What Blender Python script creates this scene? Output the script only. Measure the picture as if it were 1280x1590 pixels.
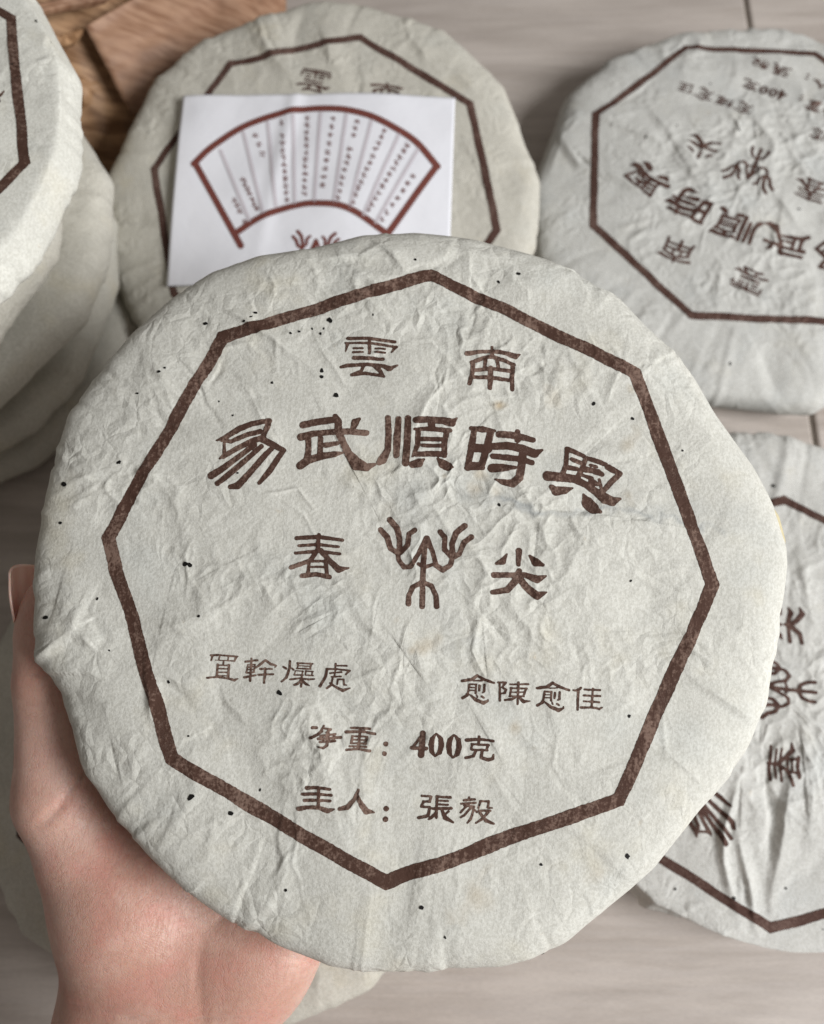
import bpy, math, random
import numpy as np
from mathutils import Matrix, Vector

for o in list(bpy.data.objects):
    bpy.data.objects.remove(o)
scene = bpy.context.scene
COL = scene.collection

# ---------------------------------------------------------------- camera, light, exposure
F_PX, CX, CY = 1283.0, 640.0, 795.0            # focal length and centre in photo pixels (1280 x 1590)
CAM_H = 0.360                                  # camera height above the floor (m)
NCAM = np.array([-0.03, 0.30, 0.0]); NCAM[2] = math.sqrt(1 - NCAM @ NCAM)
YC = np.array([0, NCAM[2], -NCAM[1]]); YC /= np.linalg.norm(YC)
XC = np.cross(YC, NCAM)
B = np.stack([XC, YC, NCAM], 1)                # columns: world axes seen in camera space
CAMPOS = np.array([0, 0, CAM_H])

cd = bpy.data.cameras.new('camera')
cam = bpy.data.objects.new('camera', cd); COL.objects.link(cam)
cd.sensor_fit = 'HORIZONTAL'; cd.sensor_width = 36.0; cd.lens = 36.0 * F_PX / 1280.0
cd.clip_start = 0.01; cd.clip_end = 50
m = np.eye(4); m[:3, :3] = B.T; m[:3, 3] = CAMPOS
cam.matrix_world = Matrix(m.tolist())
cd.dof.use_dof = True; cd.dof.focus_distance = 0.222; cd.dof.aperture_fstop = 13.0
scene.camera = cam

w = bpy.data.worlds.new('World'); scene.world = w; w.use_nodes = True
bg = w.node_tree.nodes['Background']
bg.inputs[0].default_value = (1.0, 0.93, 0.86, 1); bg.inputs[1].default_value = 0.185

def area(name, loc, target, sx, sy, power, col):
    l = bpy.data.lights.new(name, 'AREA'); l.shape = 'RECTANGLE'; l.size = sx; l.size_y = sy
    l.energy = power; l.color = col
    o = bpy.data.objects.new(name, l); COL.objects.link(o)
    o.location = loc
    o.rotation_euler = (Vector(target) - Vector(loc)).to_track_quat('-Z', 'Y').to_euler()
    return o
area('window_light', (1.22, -0.32, 0.98), (0, 0.1, 0.08), 0.65, 0.65, 33.5, (0.985, 0.992, 1.0))
scene.cycles.use_denoising = True; scene.cycles.denoising_prefilter = 'NONE'
scene.view_settings.view_transform = 'Standard'
scene.view_settings.look = 'None'
scene.view_settings.exposure = 0.0
scene.view_settings.gamma = 1.0
scene.view_settings.use_curve_mapping = False

# ---------------------------------------------------------------- pixel helpers
def ray(px, py):
    px = np.atleast_1d(np.asarray(px, float)); py = np.atleast_1d(np.asarray(py, float))
    d = np.stack([(px - CX) / F_PX, -(py - CY) / F_PX, -np.ones_like(px)], 1)
    return d @ B                                # world direction, unit depth
def at_depth(px, py, depth):
    return CAMPOS + ray(px, py)[0] * depth
def at_height(px, py, h):
    d = ray(px, py)[0]
    return CAMPOS + d * ((h - CAM_H) / d[2])

# ---------------------------------------------------------------- numpy noise
def _hash(ix, iy, seed):
    h = (ix.astype(np.int64) * 374761393 + iy.astype(np.int64) * 668265263 + seed * 974711) & 0xffffffff
    h = ((h ^ (h >> 13)) * 1274126177) & 0xffffffff
    return (h ^ (h >> 16)) & 0xffffffff
def perlin(x, y, seed=0):
    ix = np.floor(x); iy = np.floor(y); fx = x - ix; fy = y - iy
    u = fx * fx * fx * (fx * (fx * 6 - 15) + 10); v = fy * fy * fy * (fy * (fy * 6 - 15) + 10)
    def g(ax, ay):
        a = _hash(ix + ax, iy + ay, seed) / 4294967296.0 * 2 * np.pi
        return np.cos(a) * (fx - ax) + np.sin(a) * (fy - ay)
    a = g(0, 0) + u * (g(1, 0) - g(0, 0)); b = g(0, 1) + u * (g(1, 1) - g(0, 1))
    return (a + v * (b - a)) * 1.5
def fbm(x, y, seed=0, octv=3):
    r = 0; a = 1.0
    for i in range(octv):
        r = r + a * perlin(x * 2 ** i, y * 2 ** i, seed + 17 * i); a *= 0.5
    return r
def sstep(a, b, x):
    t = np.clip((x - a) / (b - a), 0, 1); return t * t * (3 - 2 * t)

# ---------------------------------------------------------------- object helpers
def new_mesh(name, verts, faces, mat=None, parent=None, smooth=True):
    me = bpy.data.meshes.new(name)
    me.from_pydata(np.asarray(verts).tolist() if not isinstance(verts, list) else verts, [], faces)
    me.update()
    if smooth:
        me.polygons.foreach_set('use_smooth', np.ones(len(me.polygons), bool))
    o = bpy.data.objects.new(name, me); COL.objects.link(o)
    if mat: me.materials.append(mat)
    if parent is not None: o.parent = parent
    return o
def grid_mesh(name, V, nu, nv, closed_v=False, mat=None, parent=None):
    """V (nu*nv,3) row-major; quads between rows, optionally closed along v"""
    i = np.arange(nu - 1)[:, None]; j = np.arange(nv if closed_v else nv - 1)[None, :]
    j2 = (j + 1) % nv
    Fq = np.stack([i * nv + j, (i + 1) * nv + j, (i + 1) * nv + j2, i * nv + j2], -1).reshape(-1, 4)
    me = bpy.data.meshes.new(name)
    me.vertices.add(len(V)); me.vertices.foreach_set('co', np.asarray(V, np.float32).ravel())
    n = len(Fq); me.loops.add(n * 4); me.loops.foreach_set('vertex_index', Fq.astype(np.int32).ravel())
    me.polygons.add(n); me.polygons.foreach_set('loop_start', np.arange(n, dtype=np.int32) * 4)
    me.update(calc_edges=True); me.validate()
    me.polygons.foreach_set('use_smooth', np.ones(len(me.polygons), bool))
    o = bpy.data.objects.new(name, me); COL.objects.link(o)
    if mat: me.materials.append(mat)
    if parent is not None: o.parent = parent
    return o
def tag(o, label, cat, group=None):
    o['label'] = label; o['category'] = cat
    if group: o['group'] = group
    return o
def empty(name, mat4):
    o = bpy.data.objects.new(name, None); COL.objects.link(o)
    o.empty_display_size = 0.02
    o.matrix_world = mat4
    return o

# ---------------------------------------------------------------- material helpers
class NT:
    def __init__(s, name):
        s.m = bpy.data.materials.new(name); s.m.use_nodes = True
        s.t = s.m.node_tree; s.n = s.t.nodes; s.bsdf = s.n['Principled BSDF']
    def node(s, typ, **kw):
        nd = s.n.new(typ)
        for k, v in kw.items():
            if k.startswith('in_'):
                key = k[3:]; key = int(key) if key.isdigit() else key.replace('_', ' ')
                s.put(nd.inputs[key], v)
            else: setattr(nd, k, v)
        return nd
    def put(s, sock, v):
        if isinstance(v, bpy.types.NodeSocket): s.t.links.new(v, sock)
        elif isinstance(v, (tuple, list)) and sock.type == 'RGBA' and len(v) == 3: sock.default_value = (*v, 1)
        else: sock.default_value = v
    def coords(s, scale=(1, 1, 1), rot=(0, 0, 0), loc=(0, 0, 0)):
        tc = s.node('ShaderNodeTexCoord')
        mp = s.node('ShaderNodeMapping')
        s.put(mp.inputs[0], tc.outputs['Object'])
        mp.inputs['Scale'].default_value = scale; mp.inputs['Rotation'].default_value = rot; mp.inputs['Location'].default_value = loc
        return mp.outputs[0]
    def noise(s, vec, scale, detail=4, rough=0.55, dist=0.0):
        nd = s.node('ShaderNodeTexNoise'); s.put(nd.inputs['Vector'], vec)
        nd.inputs['Scale'].default_value = scale; nd.inputs['Detail'].default_value = detail
        nd.inputs['Roughness'].default_value = rough; nd.inputs['Distortion'].default_value = dist
        return nd.outputs['Fac']
    def ramp(s, fac, a, b, lo=0.0, hi=1.0):
        nd = s.node('ShaderNodeMapRange'); nd.interpolation_type = 'SMOOTHSTEP'
        s.put(nd.inputs[0], fac)
        for i, v in enumerate((a, b, lo, hi)): nd.inputs[i + 1].default_value = v
        return nd.outputs[0]
    def math(s, op, a, b=0.0):
        nd = s.node('ShaderNodeMath', operation=op); s.put(nd.inputs[0], a); s.put(nd.inputs[1], b)
        return nd.outputs[0]
    def mix(s, fac, a, b, blend='MIX'):
        nd = s.node('ShaderNodeMix', data_type='RGBA', blend_type=blend)
        s.put(nd.inputs[0], fac); s.put(nd.inputs[6], a); s.put(nd.inputs[7], b)
        return nd.outputs[2]
    def bump(s, h, strength, dist, normal=None):
        nd = s.node('ShaderNodeBump'); nd.inputs['Strength'].default_value = strength
        nd.inputs['Distance'].default_value = dist; s.put(nd.inputs['Height'], h)
        if normal is not None: s.put(nd.inputs['Normal'], normal)
        return nd.outputs[0]
    def fin(s, col, rough=0.9, normal=None, spec=0.2):
        s.put(s.bsdf.inputs['Base Color'], col); s.put(s.bsdf.inputs['Roughness'], rough)
        s.bsdf.inputs['Specular IOR Level'].default_value = spec
        if normal is not None: s.put(s.bsdf.inputs['Normal'], normal)
        return s.m

def paper_nodes(t):
    """shared fibre relief and colour of the hand-made cotton paper"""
    v = t.coords()
    grain = t.noise(v, 1180, 3, 0.62)
    laid = t.noise(t.coords(scale=(1.0, 0.30, 1.0), rot=(0, 0, 0.05)), 850, 3, 0.6, 0.3)
    fib1 = t.noise(t.coords(scale=(1, 1, 1)), 260, 3, 0.6, 2.5)
    f1 = t.ramp(t.math('ABSOLUTE', t.math('SUBTRACT', fib1, 0.5)), 0.0, 0.008, 1.0, 0.0)
    fib2 = t.noise(t.coords(loc=(3.1, 1.7, 0)), 420, 2, 0.6, 3.0)
    f2 = t.ramp(t.math('ABSOLUTE', t.math('SUBTRACT', fib2, 0.52)), 0.0, 0.009, 1.0, 0.0)
    gate = t.ramp(t.noise(v, 120, 2), 0.46, 0.60)
    fib = t.math('MULTIPLY', t.math('MAXIMUM', f1, f2), gate)
    h = t.math('ADD', t.math('MULTIPLY', grain, 1.05), t.math('MULTIPLY', laid, 0.45))
    h = t.math('ADD', h, t.math('MULTIPLY', fib, 0.05))
    nv = t.node('ShaderNodeTexNoise'); t.put(nv.inputs['Vector'], v); nv.inputs['Scale'].default_value = 110; nv.inputs['Detail'].default_value = 1
    vm = t.node('ShaderNodeVectorMath', operation='MULTIPLY_ADD'); t.put(vm.inputs[0], nv.outputs['Color']); vm.inputs[1].default_value = (.010, .010, .010); t.put(vm.inputs[2], v)
    vo = t.node('ShaderNodeTexVoronoi', feature='DISTANCE_TO_EDGE'); t.put(vo.inputs['Vector'], vm.outputs[0]); vo.inputs['Scale'].default_value = 170
    g2 = t.ramp(t.noise(t.coords(loc=(6, 1, 2)), 38, 2), 0.42, 0.62)
    fac = t.math('MULTIPLY', vo.outputs['Distance'], 1.9)
    h = t.math('ADD', t.math('MULTIPLY', h, 0.42), t.math('MULTIPLY', fac, t.math('ADD', t.math('MULTIPLY', g2, 0.95), 0.12)))
    return v, grain, laid, fib, h

def make_paper(name, base, warm=0.5, bumpd=0.00036):
    t = NT(name)
    v, grain, laid, fib, h = paper_nodes(t)
    big = t.noise(v, 28, 4, 0.6)
    mid = t.noise(t.coords(loc=(5, 2, 0)), 75, 3, 0.6)
    c = t.mix(t.ramp(big, 0.36, 0.66), tuple(x * 0.945 for x in base), tuple(min(1, x * 1.04) for x in base))
    wt = t.noise(t.coords(loc=(1.3, 7.7, 0)), 42, 3, 0.65)
    c = t.mix(t.ramp(wt, 0.54, 0.78, 0, warm * 0.7), c, (base[0] * 1.0, base[1] * 0.93, base[2] * 0.76))
    cool = t.noise(t.coords(loc=(9.3, 2.7, 0)), 34, 3, 0.6)
    c = t.mix(t.ramp(cool, 0.52, 0.76, 0, 0.28), c, (base[0] * 0.84, base[1] * 0.89, base[2] * 0.94))
    # small tan stains
    st = t.noise(t.coords(loc=(2.2, 4.1, 0)), 130, 4, 0.7)
    c = t.mix(t.ramp(st, 0.68, 0.82, 0, 0.4), c, (0.42, 0.30, 0.15))
    # fibre mottling
    mo = t.math('ADD', t.math('MULTIPLY', grain, 0.72), t.math('MULTIPLY', laid, 0.28))
    c = t.mix(t.ramp(mo, 0.38, 0.62, 0.0, 1.0), t.mix(1.0, c, (0.90, 0.895, 0.88), 'MULTIPLY'), t.mix(1.0, c, (1.07, 1.07, 1.07), 'MULTIPLY'))
    c = t.mix(t.math('MULTIPLY', fib, 0.22), c, (0.80, 0.78, 0.72))
    at = t.node('ShaderNodeAttribute', attribute_name='stain')
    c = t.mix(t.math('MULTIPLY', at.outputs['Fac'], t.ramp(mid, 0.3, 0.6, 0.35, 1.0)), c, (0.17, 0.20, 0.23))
    at2 = t.node('ShaderNodeAttribute', attribute_name='tan')
    c = t.mix(t.math('MULTIPLY', at2.outputs['Fac'], t.ramp(mid, 0.25, 0.6, 0.3, 1.0)), c, (0.40, 0.30, 0.17))
    nrm = t.bump(h, 1.0, bumpd)
    return t.fin(c, 0.88, nrm, 0.18)

def make_ink(name, ink, light, amount=0.55, bumpd=0.0004):
    t = NT(name)
    v, grain, laid, fib, h = paper_nodes(t)
    pat = t.noise(t.coords(loc=(4, 4, 0)), 55, 3, 0.6)
    g = t.math('ADD', t.math('MULTIPLY', grain, 0.55), t.math('MULTIPLY', laid, 0.45))
    g = t.math('ADD', g, t.math('MULTIPLY', t.math('SUBTRACT', pat, 0.5), 0.6))
    c = t.mix(t.ramp(g, 0.46, 0.66, 0, amount), ink, light)
    c = t.mix(t.math('MULTIPLY', fib, 0.30), c, (0.34, 0.27, 0.23))
    return t.fin(c, 0.8, t.bump(h, 0.9, bumpd), 0.2)

PAPER_HERO = make_paper('cotton_paper', (0.59, 0.583, 0.533))
PAPER_WHITE = make_paper('cotton_paper_pale', (0.58, 0.575, 0.545), 0.3)
PAPER_TOP = make_paper('cotton_paper_cream', (0.66, 0.655, 0.60), 0.35)
PAPER_TAN = make_paper('cotton_paper_tan', (0.53, 0.51, 0.45), 0.5)
PAPER_GREY = make_paper('cotton_paper_grey', (0.56, 0.558, 0.53), 0.25)
INK = make_ink('brown_ink', (0.066, 0.033, 0.023), (0.24, 0.160, 0.125), 0.75)
INK_FAR = make_ink('brown_ink_faded', (0.070, 0.034, 0.026), (0.21, 0.14, 0.115), 0.5)
t = NT('bark_fleck'); FLECK = t.fin((0.008, 0.007, 0.006), 0.7)

# ---------------------------------------------------------------- the tea cake body
_pr = np.array([(0, .0032), (.02, .0031), (.04, .0026), (.062, .0015), (.083, 0), (.0925, -.0011), (.0985, -.0030), (.1017, -.0062),
                (.1030, -.0104), (.1025, -.0152), (.0998, -.0205), (.0935, -.0250), (.0840, -.0272), (.0740, -.0275), (.060, -.0255), (.030, -.0230), (0, -.0222)])
def _spline(P, n):
    P = np.vstack([2 * P[0] - P[1], P, 2 * P[-1] - P[-2]]); out = []
    for i in range(1, len(P) - 2):
        u = np.linspace(0, 1, n, endpoint=False)[:, None]
        a, b, c, d = P[i - 1:i + 3]
        out.append(0.5 * (2 * b + (c - a) * u + (2 * a - 5 * b + 4 * c - d) * u * u + (3 * b - 3 * c + d - a) * u ** 3))
    return np.vstack(out + [P[-2][None]])
PROF = _spline(_pr, 24)
PROF[:, 0] = np.abs(PROF[:, 0])
PS = np.r_[0, np.cumsum(np.hypot(*np.diff(PROF, axis=0).T))]
PN = np.gradient(PROF, axis=0); PN /= np.linalg.norm(PN, axis=1)[:, None]
PN = np.stack([-PN[:, 1], PN[:, 0]], 1)            # outward normal (r, z)
S_MAX = PS[-1]
_itop = int(np.argmax(PROF[:, 0]))
def s_of_r(r): return np.interp(r, PROF[:_itop, 0], PS[:_itop])
def z_of_r(r): return np.interp(r, PROF[:_itop, 0], PROF[:_itop, 1])

class Cake:
    """frame M (world 4x4, print plane z=0), crumpled paper surface sampled on an (s, theta) grid"""
    def __init__(s, M, seed, nr, nth, outline=None, wobble=0.012, crumple=1.0, creases=(), scale=1.0, centre_mask=0.35, shift=(0, 0), grow=1.0, nfine=50, finek=1.4, nrim=46, undercut=0.0):
        s.M = np.array(M, float); s.scale = scale; s.Mi = np.linalg.inv(s.M)
        s.seed = seed; s.nr = nr; s.nth = nth; s.nfine = nfine; s.finek = finek; s.nrim = nrim
        rng = np.random.RandomState(seed)
        if outline is None:
            k = rng.randint(13, 18); a = np.sort(((np.arange(k) + rng.uniform(-.3, .3, k)) / k * 360) % 360)
            outline = [(x, 1 + rng.uniform(-wobble, wobble) * 0.7) for x in a]
        oa = np.array([o[0] for o in outline]); orr = np.array([o[1] for o in outline]); i = np.argsort(oa); oa = oa[i]; orr = orr[i]
        px = orr * np.cos(np.radians(oa)); py = orr * np.sin(np.radians(oa))
        aa = np.linspace(0, 360, 1440, endpoint=False); R = np.zeros(1440)   # polygon through the points, slightly rounded
        for q in range(len(oa)):
            x1, y1, x2, y2 = px[q], py[q], px[(q + 1) % len(oa)], py[(q + 1) % len(oa)]
            lo, hi = oa[q], oa[(q + 1) % len(oa)] + (360 if q == len(oa) - 1 else 0)
            for base in (0, -360):
                sel = (aa - base >= lo) & (aa - base <= hi)
                c, sn = np.cos(np.radians(aa[sel])), np.sin(np.radians(aa[sel]))
                R[sel] = (x1 * y2 - x2 * y1) / (c * (y2 - y1) - sn * (x2 - x1))
        ker = np.hanning(15); ker /= ker.sum()
        R = np.convolve(np.r_[R[-20:], R, R[:20]], ker, 'same')[20:-20]
        e_, p_ = shift; ar = np.radians(aa - p_)
        s.Rt = R = R * grow * (e_ * np.cos(ar) + np.sqrt(1 - (e_ * np.sin(ar)) ** 2))
        # creases given in photo pixels -> unrolled local coordinates
        s.cr = []
        for (pts, wmm, hmm) in creases:
            xy = s.px(np.array(pts, float)); r = np.hypot(xy[:, 0], xy[:, 1]); k = s_of_r(r) / np.maximum(r, 1e-6)
            s.cr.append((xy * k[:, None], wmm / 1000 * 1.3, hmm / 1000 * 0.95))
        # radial grid, denser on top
        u = np.linspace(0, 1, nr); smap = u * S_MAX
        top = 0.118
        f = 0.80
        smap = np.where(u < f, u / f * top, top + (u - f) / (1 - f) * (S_MAX - top))
        s.smap = smap; th = np.arange(nth) / nth * 2 * np.pi
        Sg, Tg = np.meshgrid(smap, th, indexing='ij')
        X, Y = Sg * np.cos(Tg), Sg * np.sin(Tg)
        h = np.zeros_like(X); m = 1000.0
        h += 0.00045 * fbm(X * 28, Y * 28, seed, 2)
        wx = X + 0.0022 * fbm(X * 70, Y * 70, seed + 5, 2); wy = Y + 0.0022 * fbm(X * 70, Y * 70, seed + 9, 2)
        reg = sstep(-0.25, 0.45, fbm(X * 22, Y * 22, seed + 31, 2) + 0.6 * np.exp(-(X ** 2 + Y ** 2) / .045 ** 2) - centre_mask)
        for fr, am in ((55, .40), (110, .36), (210, .19)):
            rd = 1 - np.abs(perlin(wx * fr, wy * fr, seed + int(fr))) * 1.6
            h += crumple * am * 0.001 * reg * (1 - 0.6 * sstep(.085, .11, Sg)) * np.clip(rd, 0, 1) ** 2.2
        # broad folded facets
        fc = np.abs(perlin(wx * 30 + 3, wy * 30, seed + 77))
        h += crumple * 0.0009 * (fc - 0.25) * sstep(.0, .05, Sg) * (1 - 0.5 * sstep(.085, .11, Sg))
        # radial pleats growing over the rim
        cyc = (np.cos(Tg) * 9, np.sin(Tg) * 9)
        ple = 1 - np.abs(perlin(cyc[0] + 2 * fbm(Sg * 30, Tg * 0 + 1.5, seed, 1), cyc[1], seed + 3)) * 2.2
        h += sstep(.100, .135, Sg) * 0.0007 * np.clip(ple, -0.2, 1) * (0.5 + crumple * 0.5)
        cyc2 = (np.cos(Tg) * 30, np.sin(Tg) * 30)
        h += sstep(.115, .140, Sg) * 0.0007 * np.clip(1 - np.abs(perlin(*cyc2, seed + 4)) * 2.4, -.2, 1)
        s.stain = np.zeros_like(h); s.tan = np.zeros_like(h)
        for _ in range(s.nfine):
            r0 = 0.108 * math.sqrt(rng.uniform(0.01, 1)); a0 = rng.uniform(0, 2 * np.pi)
            dr = a0 + (rng.normal(0, .35) if rng.rand() < .6 else rng.uniform(0, 3.14)); L = rng.uniform(.006, .026)
            p0 = np.array([r0 * math.cos(a0), r0 * math.sin(a0)]); dv = np.array([math.cos(dr), math.sin(dr)]) * L; nv_ = np.array([-dv[1], dv[0]])
            pts_ = np.array([p0 + dv * u_ + nv_ * rng.uniform(-.16, .16) for u_ in (-.5, -.17, .17, .5)])
            s.cr.append((pts_, rng.uniform(.0012, .0034), rng.uniform(.12, .42) * .001 * s.finek * (1 if rng.rand() < .75 else -1)))
        for _ in range(s.nfine // 3):                 # long shallow folds
            r0 = 0.09 * math.sqrt(rng.uniform(0.02, 1)); a0 = rng.uniform(0, 2 * np.pi); dr = a0 + rng.normal(0, .6); L = rng.uniform(.02, .055)
            p0 = np.array([r0 * math.cos(a0), r0 * math.sin(a0)]); dv = np.array([math.cos(dr), math.sin(dr)]) * L; nv_ = np.array([-dv[1], dv[0]])
            s.cr.append((np.array([p0 + dv * u_ + nv_ * rng.uniform(-.06, .06) for u_ in (-.5, -.17, .17, .5)]), rng.uniform(.004, .009), rng.uniform(.15, .45) * .001 * s.finek * (1 if rng.rand() < .6 else -1)))
        for _ in range(s.nrim):                            # tucks pulled over the rim
            a0 = rng.uniform(0, 2 * np.pi); da = rng.normal(0, .05); r1 = rng.uniform(.082, .098); r2 = rng.uniform(.112, .140)
            s.cr.append((np.array([(r_ * math.cos(a0 + da * q_), r_ * math.sin(a0 + da * q_)) for q_, r_ in ((0, r1), (.5, (r1 + r2) / 2), (1, r2))]), rng.uniform(.0018, .005), rng.uniform(.3, .95) * .001 * (0.6 if s.nrim < 40 else 1.0) * (1 if rng.rand() < .6 else -1)))
        for (xy, wd, hh) in s.cr:
            pd = wd * 1.6 + .003
            msk = (X > xy[:, 0].min() - pd) & (X < xy[:, 0].max() + pd) & (Y > xy[:, 1].min() - pd) & (Y < xy[:, 1].max() + pd)
            if not msk.any(): continue
            xm, ym = X[msk], Y[msk]
            d, tt = poly_dist(wx[msk] * .35 + xm * .65, wy[msk] * .35 + ym * .65, xy)
            e_ = xy[-1] - xy[0]; sg = np.sign((xm - xy[0][0]) * e_[1] - (ym - xy[0][1]) * e_[0]); wd2 = np.where(sg > 0, wd * 0.6, wd * 1.5)
            h[msk] += hh * np.clip(1 - d / wd2, 0, 1) ** 1.35 * (0.35 + 0.65 * np.sin(np.clip(tt, 0, 1) * np.pi))
        h *= sstep(S_MAX, S_MAX - 0.05, Sg) * 0.7 + 0.3
        pr = np.interp(Sg, PS, PROF[:, 0]); pz = np.interp(Sg, PS, PROF[:, 1])
        nr_ = np.interp(Sg, PS, PN[:, 0]); nz_ = np.interp(Sg, PS, PN[:, 1])
        Rg = np.interp(np.degrees(Tg), np.arange(1440) * .25, s.Rt, period=360)
        k = 1 + (Rg - 1) * sstep(.088, .1035, Sg)
        rr = (pr * k + nr_ * h) * (1 - undercut * sstep(.110, .128, Sg)); zz = pz + nz_ * h
        s.V = np.stack([rr * np.cos(Tg), rr * np.sin(Tg), zz], -1) * scale
        s.X, s.Y, s.Sg, s.Tg = X, Y, Sg, Tg
    def px(s, uv, z=None):
        """photo pixels -> local print coordinates on the (undisplaced) dome, unscaled"""
        uv = np.atleast_2d(uv); d = ray(uv[:, 0], uv[:, 1])
        o = (s.Mi @ np.r_[CAMPOS, 1])[:3]; dl = d @ s.Mi[:3, :3].T
        zz = np.zeros(len(uv)) if z is None else np.full(len(uv), z)
        for _ in range(8):
            k = (zz * s.scale - o[2]) / dl[:, 2]; P = (o + dl * k[:, None]) / s.scale
            if z is None: zz = z_of_r(np.hypot(P[:, 0], P[:, 1]))
            else: break
        return P[:, :2] if z is None else P
    def drape(s, xy, off):
        r = np.hypot(xy[:, 0], xy[:, 1]); th = np.arctan2(xy[:, 1], xy[:, 0]) % (2 * np.pi)
        sv = s_of_r(r); fi = np.interp(sv, s.smap, np.arange(s.nr)); ft = th / (2 * np.pi) * s.nth
        i0 = np.clip(fi.astype(int), 0, s.nr - 2); a = (fi - i0)[:, None]; j0 = ft.astype(int) % s.nth; j1 = (j0 + 1) % s.nth; b = (ft - np.floor(ft))[:, None]
        P = (s.V[i0, j0] * (1 - b) + s.V[i0, j1] * b) * (1 - a) + (s.V[i0 + 1, j0] * (1 - b) + s.V[i0 + 1, j1] * b) * a
        P = P.copy(); P[:, 2] += off * np.interp(sv, PS, PN[:, 1]); rr = off * np.interp(sv, PS, PN[:, 0])
        P[:, 0] += rr * np.cos(th); P[:, 1] += rr * np.sin(th)
        return P
    def build(s, mat):
        s.root = empty('tea_cake', Matrix(s.M.tolist()))
        o = grid_mesh('paper_wrapper', s.V[:, ::1].reshape(-1, 3), s.nr, s.nth, True, mat, s.root)
        for nm, arr in (('stain', s.stain), ('tan', s.tan)):
            at = o.data.attributes.new(nm, 'FLOAT', 'POINT'); at.data.foreach_set('value', arr.astype(np.float32).ravel())
        s.wrap = o
        return s.root

def poly_dist(X, Y, P, wid=None):
    """distance to a polyline and the parameter (0..1) along it; with wid: distance minus the half width"""
    best = np.full(X.shape, 9.0); tp = np.zeros(X.shape); n = len(P) - 1
    if n == 0:
        return np.hypot(X - P[0][0], Y - P[0][1]) - (wid[0] / 2 if wid is not None else 0), tp
    for i in range(n):
        ax, ay = P[i][:2]; bx, by = P[i + 1][:2]; dx, dy = bx - ax, by - ay; L = dx * dx + dy * dy + 1e-16
        t = np.clip(((X - ax) * dx + (Y - ay) * dy) / L, 0, 1)
        d = np.hypot(X - ax - t * dx, Y - ay - t * dy)
        if wid is not None: d = d - (wid[i] * (1 - t) + wid[i + 1] * t) / 2
        c = d < best; best = np.where(c, d, best); tp = np.where(c, (i + t) / n, tp)
    return best, tp

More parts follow.
